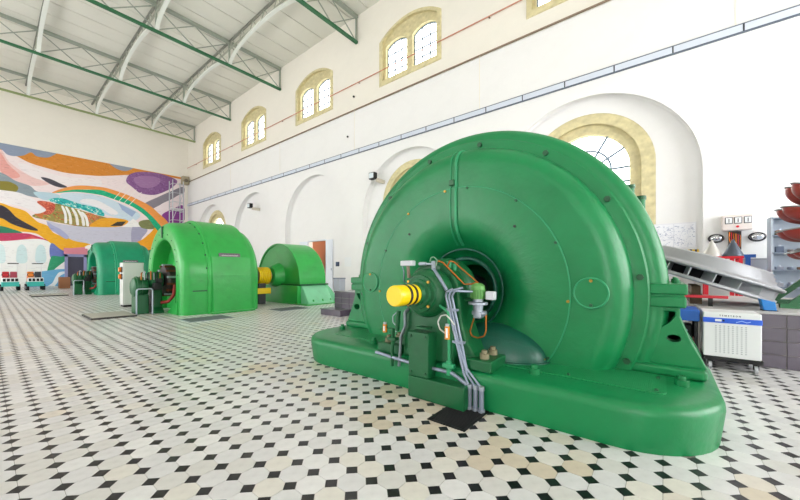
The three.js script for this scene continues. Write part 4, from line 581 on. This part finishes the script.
// ---------------------------------------------------------------- mural wall
const MURAL=[
['#f3e3e4',-0.84,12.7,15.18,12.03,15.18,-1.13,-0.84,-0.3],
['#eec9c6',0.72,11.53,1.27,10.58,2.43,9.72,3.66,9.35,2.67,8.89,1.73,9.05,0.72,9.35],
['#f2e9ea',1.84,10.72,4.3,10.13,7.12,10.35,7.12,9.75,4.3,9.39,2.43,9.72],
['#d98a35',-0.84,12.3,0.72,12.22,6.38,12.21,14.45,12.2,14.45,11.93,11.25,11.86,9.25,11.31,7.12,10.74,6.09,10.61,4.7,10.5,3.66,10.62,2.43,10.86,1.61,11.26,0.72,11.56,-0.84,11.42],
['#8f9bb2',-0.84,12.3,0.72,12.22,2.43,12.21,4.04,12.21,3.79,11.84,3.53,11.63,3.16,11.54,2.79,11.57,2.49,11.8,2.07,11.43,1.61,11.24,1.16,11.23,0.72,11.61],
['#97a0b0',7.88,12.21,8.36,11.77,9.01,11.67,9.5,11.89,9.76,12.21],
['#e9a79f',0.72,11.28,1.16,10.46,1.84,9.59,1.27,9.3,0.72,9.85],
['#4a4652',3.09,9.73,3.66,9.72,4.3,9.44,4.77,9.2,4.3,9.07,3.66,9.26],
['#8d9aa4',-0.84,9.89,0.72,9.64,1.61,9.11,2.43,8.84,2.79,8.47,3.41,8.31,3.03,7.89,1.73,8.1,0.72,8.59,-0.84,8.69],
['#8c8136',-0.84,8.85,0.72,8.93,1.27,8.96,1.73,8.62,1.55,8.16,0.72,8.18],
['#b9d3df',2.67,8.36,3.79,8.47,4.3,8.29,4.04,7.87,3.28,7.75,2.79,8.03],
['#cfe0ec',4.3,8.38,5.38,8.75,7.12,8.77,9.17,8.08,10.36,7.3,9.67,6.59,7.88,6.89,6.38,7.28,4.97,7.65],
['#f0eef2',5.95,8.28,6.82,8.32,7.88,7.79,8.52,7.27,8.04,7.01,7.27,7.5,6.38,7.77,5.66,7.95],
['#9fb4d6',8.52,8.29,10.01,7.58,9.67,7.01,8.84,7.62],
['#f1ecee',-0.84,8.29,0.72,8.18,1.84,8.12,2.73,7.66,3.16,7.1,3.41,6.6,2.91,6.45,2.31,6.81,1.55,7.04,0.72,7.0,-0.84,6.68],
['#2fb7b4',3.53,7.79,4.3,8.1,5.66,7.76,7.12,7.48,7.42,6.83,6.52,7.01,5.66,7.28,4.7,7.33,4.04,7.6],
['#9c8f4e',3.91,7.49,4.7,7.42,5.66,7.18,6.52,6.91,7.42,6.73,7.88,6.49,6.23,5.62,4.3,5.8,3.41,5.97,2.55,6.22,3.28,6.67],
['#d05f48',2.85,7.5,3.41,7.64,3.98,7.41,3.72,6.55,3.03,6.46,3.41,6.87],
['#c4673f',6.09,6.95,7.12,6.69,7.42,6.33,6.67,5.86,6.23,5.72],
['#c9763f',2.67,6.41,3.28,6.58,3.16,6.03],
['#f4f2ee',4.37,7.37,4.5,7.39,4.72,6.82,4.77,5.85,4.6,5.83,4.57,6.61],
['#f4f2ee',4.64,7.32,4.77,7.34,5.02,6.77,5.11,5.79,4.93,5.77,4.87,6.56],
['#f4f2ee',5.04,7.28,5.18,7.3,5.47,6.73,5.59,5.75,5.41,5.73,5.31,6.52],
['#f4f2ee',5.45,7.15,5.59,7.17,5.89,6.66,6.02,5.74,5.83,5.72,5.73,6.45],
['#f4f2ee',5.73,7.0,5.87,7.02,6.17,6.58,6.3,5.72,6.12,5.7,6.02,6.37],
['#eeb025',-0.84,6.76,0.72,7.08,1.38,6.85,2.13,6.61,2.55,6.13,2.91,5.73,3.53,5.44,3.91,4.84,4.9,4.46,6.09,4.06,6.38,3.89,5.87,3.38,4.9,2.87,4.3,3.4,3.85,3.65,2.85,4.66,1.61,4.82,0.72,5.16,-0.84,5.32],
['#c9c9d8',3.41,5.88,4.3,5.7,6.23,5.62,9.09,5.9,10.01,5.89,10.89,5.65,10.36,4.65,9.67,3.97,7.12,3.83,6.09,4.06,5.11,4.28,4.3,4.97],
['#a9add0',3.47,5.8,3.91,5.48,4.37,5.2,4.9,4.55,4.7,4.35,4.04,4.85,3.66,5.18],
['#a4a3bd',9.76,6.07,10.98,5.87,10.53,4.87,10.19,4.32,9.67,4.08],
['#eda928',6.38,5.83,7.12,6.5,8.2,6.72,9.34,6.55,8.68,5.91,6.38,5.65],
['#3a3632',7.88,5.88,8.44,6.35,9.17,6.48,8.84,5.98],
['#f4f3f2',9.76,6.86,8.92,5.89,10.62,6.05],
['#7d8152',10.27,6.55,11.25,6.87,11.99,6.3,11.61,5.93,10.53,5.94],
['#eda320',11.99,6.3,11.25,5.47,10.62,4.77,9.76,4.08,10.01,3.15,11.43,3.41,12.75,5.7],
['#8d8792',10.62,8.41,11.99,9.49,13.33,10.4,14.45,11.06,14.45,10.25,12.75,9.06,11.8,8.36,10.89,7.69],
['#f3e4e6',11.99,8.39,13.33,9.49,14.45,10.25,14.45,8.98,13.14,7.99,12.36,7.45],
['#8d3f93',12.36,7.56,13.43,8.37,14.45,8.86,14.45,7.01,12.75,6.82],
['#8a5d92',9.17,10.77,9.42,11.35,10.19,11.83,11.8,12.09,13.14,11.94,13.83,11.63,13.53,11.0,12.75,10.29,11.61,9.65,10.36,9.64,9.67,10.15,9.25,10.48],
['#a277a6',9.84,11.12,10.89,11.56,12.17,11.51,11.8,10.66,10.71,10.24,10.01,10.53],
['#ee9a4c',3.79,8.52,4.7,9.14,5.66,9.51,7.12,9.66,7.88,9.6,9.5,9.18,11.25,8.39,11.99,7.73,12.94,6.73,12.36,6.11,10.89,7.8,9.5,8.65,7.88,9.2,7.12,9.36,5.11,8.99,4.04,8.52],
['#17b07e',4.04,8.52,5.11,8.99,6.09,9.19,7.12,9.36,7.88,9.2,9.5,8.65,10.89,7.8,12.36,6.11,11.99,5.75,10.89,7.21,9.5,8.18,7.88,8.7,7.12,8.87,5.38,8.85],
['#f3ece8',9.17,10.26,9.24,10.27,8.16,8.54,8.1,8.53],
['#f3ece8',9.59,10.09,9.66,10.1,8.56,8.4,8.49,8.39],
['#f3ece8',10.01,9.92,10.08,9.93,8.96,8.26,8.9,8.25],
['#f3ece8',10.45,9.74,10.52,9.75,9.38,8.11,9.31,8.1],
['#38343f',-0.84,7.08,0.72,6.92,1.16,6.64,1.61,6.02,2.19,5.57,2.91,5.02,2.43,4.98,1.38,5.39,0.72,5.83,-0.84,5.8],
['#2d8062',-0.84,5.16,0.72,5.16,1.38,4.97,1.96,4.63,0.72,4.53,-0.84,4.44],
['#c73d63',-0.84,4.52,0.72,4.57,1.84,4.66,2.55,4.59,3.47,3.99,0.72,3.86,-0.84,3.79],
['#d8565a',1.96,4.07,2.55,4.5,3.28,4.02],
['#f1f3f1',-0.84,3.87,0.72,3.9,3.72,3.87,3.72,-0.35,-0.84,-0.14],
['#cfe7e9',0.29,2.13,0.29,3.12,0.4,3.46,0.56,3.6,0.72,3.44,0.8,3.15,0.8,2.14],
['#cfe7e9',1.67,2.15,1.67,3.19,1.78,3.54,1.96,3.68,2.13,3.51,2.22,3.21,2.22,2.16],
['#cfe7e9',2.79,2.17,2.79,3.24,2.91,3.6,3.09,3.74,3.28,3.57,3.37,3.26,3.37,2.18],
['#d9eef0',0.5,2.13,0.5,3.47,0.72,3.65,0.94,3.41,0.99,2.14],
['#6d7cc0',3.72,3.87,4.3,3.4,4.97,2.87,4.44,2.67,3.72,2.55],
['#2f9a6d',3.72,2.64,4.44,2.71,5.04,2.96,5.95,3.38,6.52,3.41,6.52,-0.49,3.72,-0.35],
['#f2efee',5.11,2.78,6.23,3.88,6.52,3.7,4.44,1.32,3.85,1.37],
['#6fb3dd',3.28,1.37,5.04,1.37,5.04,-0.42,2.43,-0.29,2.43,0.94],
['#eef3f5',3.34,-0.16,3.79,0.28,4.04,0.91,4.3,1.28,4.84,1.28,4.3,0.91,4.11,0.27,3.66,-0.26],
['#eef3f5',4.3,-0.2,4.57,0.44,4.97,0.81,4.97,0.53,4.7,-0.03,4.57,-0.3],
['#e58aa0',5.18,3.54,6.02,3.67,6.02,3.29,5.18,3.16],
['#a03350',10.19,4.0,10.89,3.61,10.89,2.32,10.19,2.3],
['#2c8a63',10.71,3.38,12.17,4.11,12.17,0.9,10.36,0.93],
['#c7b7d8',6.38,2.24,11.25,2.32,12.17,-0.75,6.23,-0.47]];

{
  const W = 1656, H = 971, x0 = -6.1, sc = 80, cv = document.createElement('canvas'); cv.width = W; cv.height = H; const q = cv.getContext('2d');
  for (const [c, ...p] of MURAL) {
    const n = p.length / 2, pt = Array.from({ length: n }, (_, i) => [((p[2 * i] < -0.5 ? -6.4 : p[2 * i]) - x0) * sc, H - p[2 * i + 1] * sc]);
    q.fillStyle = c; q.beginPath();
    if (n < 5) pt.forEach(([x, y], i) => (i ? q.lineTo(x, y) : q.moveTo(x, y)));
    else { q.moveTo(...pt[0]); pt.forEach((a, i) => { const z = pt[(i + n - 1) % n], b = pt[(i + 1) % n], d = pt[(i + 2) % n], L = Math.hypot(b[0] - a[0], b[1] - a[1]), cp = (s, e, o, k) => { const l = Math.hypot(e[0] - s[0], e[1] - s[1]) || 1, m = Math.min(0.32 * L, 0.2 * l) * k; return [o[0] + (e[0] - s[0]) / l * m, o[1] + (e[1] - s[1]) / l * m]; }; q.bezierCurveTo(...cp(z, b, a, 1), ...cp(a, d, b, -1), ...b); }); }
    q.closePath(); q.fill();
    const sp = { '#2fb7b4': ['#7fd9cf', '#1f8f96', '#d9efe6'], '#9c8f4e': ['#c0653f', '#6f7a3c', '#c9b25c'], '#c4673f': ['#9c8f4e', '#e08a5a'], '#d98a35': ['#e39a44', '#c97c2c'], '#8a5d92': ['#7a4d84', '#9a6fa2'], '#d05f48': ['#e07a5c', '#b84c3c'], '#17b07e': ['#2fc492', '#0f9a6c'] }[c];
    if (sp) { q.save(); q.clip(); const xs = pt.map((a) => a[0]), ys = pt.map((a) => a[1]), X0 = Math.min(...xs), X1 = Math.max(...xs), Y0 = Math.min(...ys), Y1 = Math.max(...ys); for (let i = 0; i < 260; i++) { q.fillStyle = sp[i % sp.length]; q.beginPath(); q.ellipse(X0 + rnd() * (X1 - X0), Y0 + rnd() * (Y1 - Y0), 2 + rnd() * 7, 1.5 + rnd() * 3, rnd(), 0, 7); q.fill(); } q.restore(); }
  }
  for (let i = 0; i < 5200; i++) { const x = rnd() * W, y = rnd() * H; q.fillStyle = i % 2 ? 'rgba(255,255,255,0.10)' : 'rgba(60,40,60,0.07)'; q.fillRect(x, y, 4 + rnd() * 22, 1.5 + rnd() * 3); }
  const t = new THREE.CanvasTexture(cv); t.colorSpace = THREE.SRGBColorSpace; t.magFilter = THREE.LinearFilter;
  const m = thing('mural', 'wide colourful landscape mural with rainbow and waterfall on the end wall', 'mural', [4.25, 0, ZE]);
  put(m, 'panel', box(x0, x0 + W / sc, 0.0, H / sc, ZE + 0.01, ZE + 0.04), M('#e9dfdc'));
  plateMesh(m, 'painting', W / sc, H / sc, M('#ffffff', { map: t, roughness: 0.8 }), [x0 + W / sc / 2, H / sc / 2, ZE + 0.044], [0, 0, 0]);
}
{ // dark door in the mural wall, scaffold in the corner, brown block
  const d = struct('door_2', [5.2, 0, ZE]); put(d, 'frame', [box(4.6, 4.8, 0, 2.9, ZE + 0.05, ZE + 0.3), box(5.9, 6.1, 0, 2.9, ZE + 0.05, ZE + 0.3), box(4.6, 6.1, 2.7, 2.95, ZE + 0.05, ZE + 0.3)], M('#8d8fb8')); put(d, 'lintel', box(4.55, 6.15, 2.95, 3.5, ZE + 0.05, ZE + 0.32), M('#d98898')); put(d, 'leaf', box(4.8, 5.9, 0, 2.7, ZE + 0.06, ZE + 0.15), M('#454558'));
  const s = thing('scaffold_tower', 'tall narrow aluminium scaffold tower in the far corner', 'scaffold', [13.9, 0, -42.2]), al = M('#c3c6cc', { metalness: 0.3, roughness: 0.5 });
  for (const x of [13.0, 14.05]) for (const z of [-42.75, -41.7]) put(s, 'upright', rod([x, 0, z], [x, 11.4, z], 0.05), al);
  for (let y = 1; y < 11.4; y += 1) { put(s, 'rung', rod([13.0, y, -41.7], [14.05, y, -41.7], 0.03), al); put(s, 'rung', rod([13.0, y, -42.75], [13.0, y, -41.7], 0.03), al); put(s, 'rung', rod([14.05, y, -42.75], [14.05, y, -41.7], 0.03), al); }
  for (let y = 1; y < 10; y += 3) put(s, 'brace', rod([13.0, y, -41.7], [14.05, y + 3, -41.7], 0.03), al);
  for (const y of [4.4, 8.2]) put(s, 'platform', box(12.95, 14.1, y, y + 0.1, -42.8, -41.65), M('#d9dadd'));
  const b = thing('crane_stop', 'brown crane rail stop high in the far corner', 'stop', [14.5, 11.2, -42.5]); put(b, 'block', box(14.2, 14.88, 11.3, 12.2, -42.95, -42.3, 0.03), M('#a39a80')); put(b, 'buffer', rod([14.5, 11.7, -42.3], [14.5, 11.7, -42.1], 0.18), M('#6a5f50'));
}
// ---------------------------------------------------------------- turquoise carts by the mural
function cart(x, z, label, m1, m2) {
  const c = thing('utility_cart', label, 'cart', [x, 0, z], 'turquoise carts by the mural'), tq = M('#35b7ac', { roughness: 0.35 });
  put(c, 'body', exX([[z - 0.9, 0.3], [z + 0.9, 0.3], [z + 0.9, 0.62], [z - 0.9, 0.62]], x - 0.42, x + 0.42, [], 0.05), tq);
  put(c, 'cowl', box(x - 0.4, x + 0.4, 0.6, 0.92, z + 0.5, z + 0.88, 0.05), WHITE); for (const k of [-0.29, -0.1, 0.1, 0.29]) put(c, 'cowl_vent', box(x + k - 0.07, x + k + 0.07, 0.66, 0.86, z + 0.87, z + 0.9, 0.01), BLACK);
  put(c, 'bumper', box(x - 0.43, x + 0.43, 0.3, 0.42, z + 0.86, z + 0.96, 0.03), tq);
  for (const sx of [-1, 1]) for (const sz of [-1, 1]) { const w = put(c, 'wheel', rod([x + sx * 0.32, 0.22, z + sz * 0.62], [x + sx * 0.48, 0.22, z + sz * 0.62], 0.22, 0.22, 20), RUBBER); put(w, 'hub_cap', rod([x + sx * 0.475, 0.22, z + sz * 0.62], [x + sx * 0.49, 0.22, z + sz * 0.62], 0.11), WHITE); }
  put(c, 'seat', box(x - 0.38, x + 0.38, 0.6, 0.8, z - 0.5, z + 0.1, 0.05), m1); for (const k of [-0.19, 0.19]) put(c, 'seat_back', box(x + k - 0.17, x + k + 0.17, 0.8, 1.35, z - 0.6, z - 0.48, 0.05), k < 0 ? m1 : m2);
  put(c, 'steering_wheel', new THREE.TorusGeometry(0.17, 0.02, 6, 24).rotateX(-0.6).translate(x - 0.22, 1.12, z + 0.35), BLACK);
  for (const k of [-0.38, 0.38]) put(c, 'roof_post', rod([x + k, 0.6, z - 0.75], [x + k, 1.95, z - 0.6], 0.022), WHITE);
  put(c, 'roof', box(x - 0.1, x + 0.42, 1.92, 1.98, z - 0.95, z + 0.35, 0.02), M('#3b3a3c')); put(c, 'cargo_box', box(x - 0.38, x + 0.38, 0.6, 1.1, z - 0.9, z - 0.65, 0.03), M('#e9b9b0'));
}
cart(1.08, -36.6, 'turquoise and white cart with red seats, farther from the generator', RED, M('#b0455a'));
cart(2.28, -36.1, 'turquoise and white cart with orange seat, closer to the generator', ORANGE, M('#3a3f48'));
{ const b = thing('wooden_crate', 'small brown wooden crate beside the carts', 'crate', [4.0, 0, -37.5]); for (const z of [-37.8, -37.2]) put(b, 'end_panel', box(3.7, 4.3, 0, 0.9, z - 0.03, z + 0.03), M('#a4704c')); for (let k = 0; k < 4; k++) for (const x of [3.7, 4.3]) put(b, 'slat', box(x - 0.02, x + 0.02, k * 0.22 + 0.02, k * 0.22 + 0.2, -37.8, -37.2), M('#b27f58')); put(b, 'bottom', box(3.7, 4.3, 0, 0.04, -37.8, -37.2), M('#8f5f40')); }
renderer.render(scene, camera);
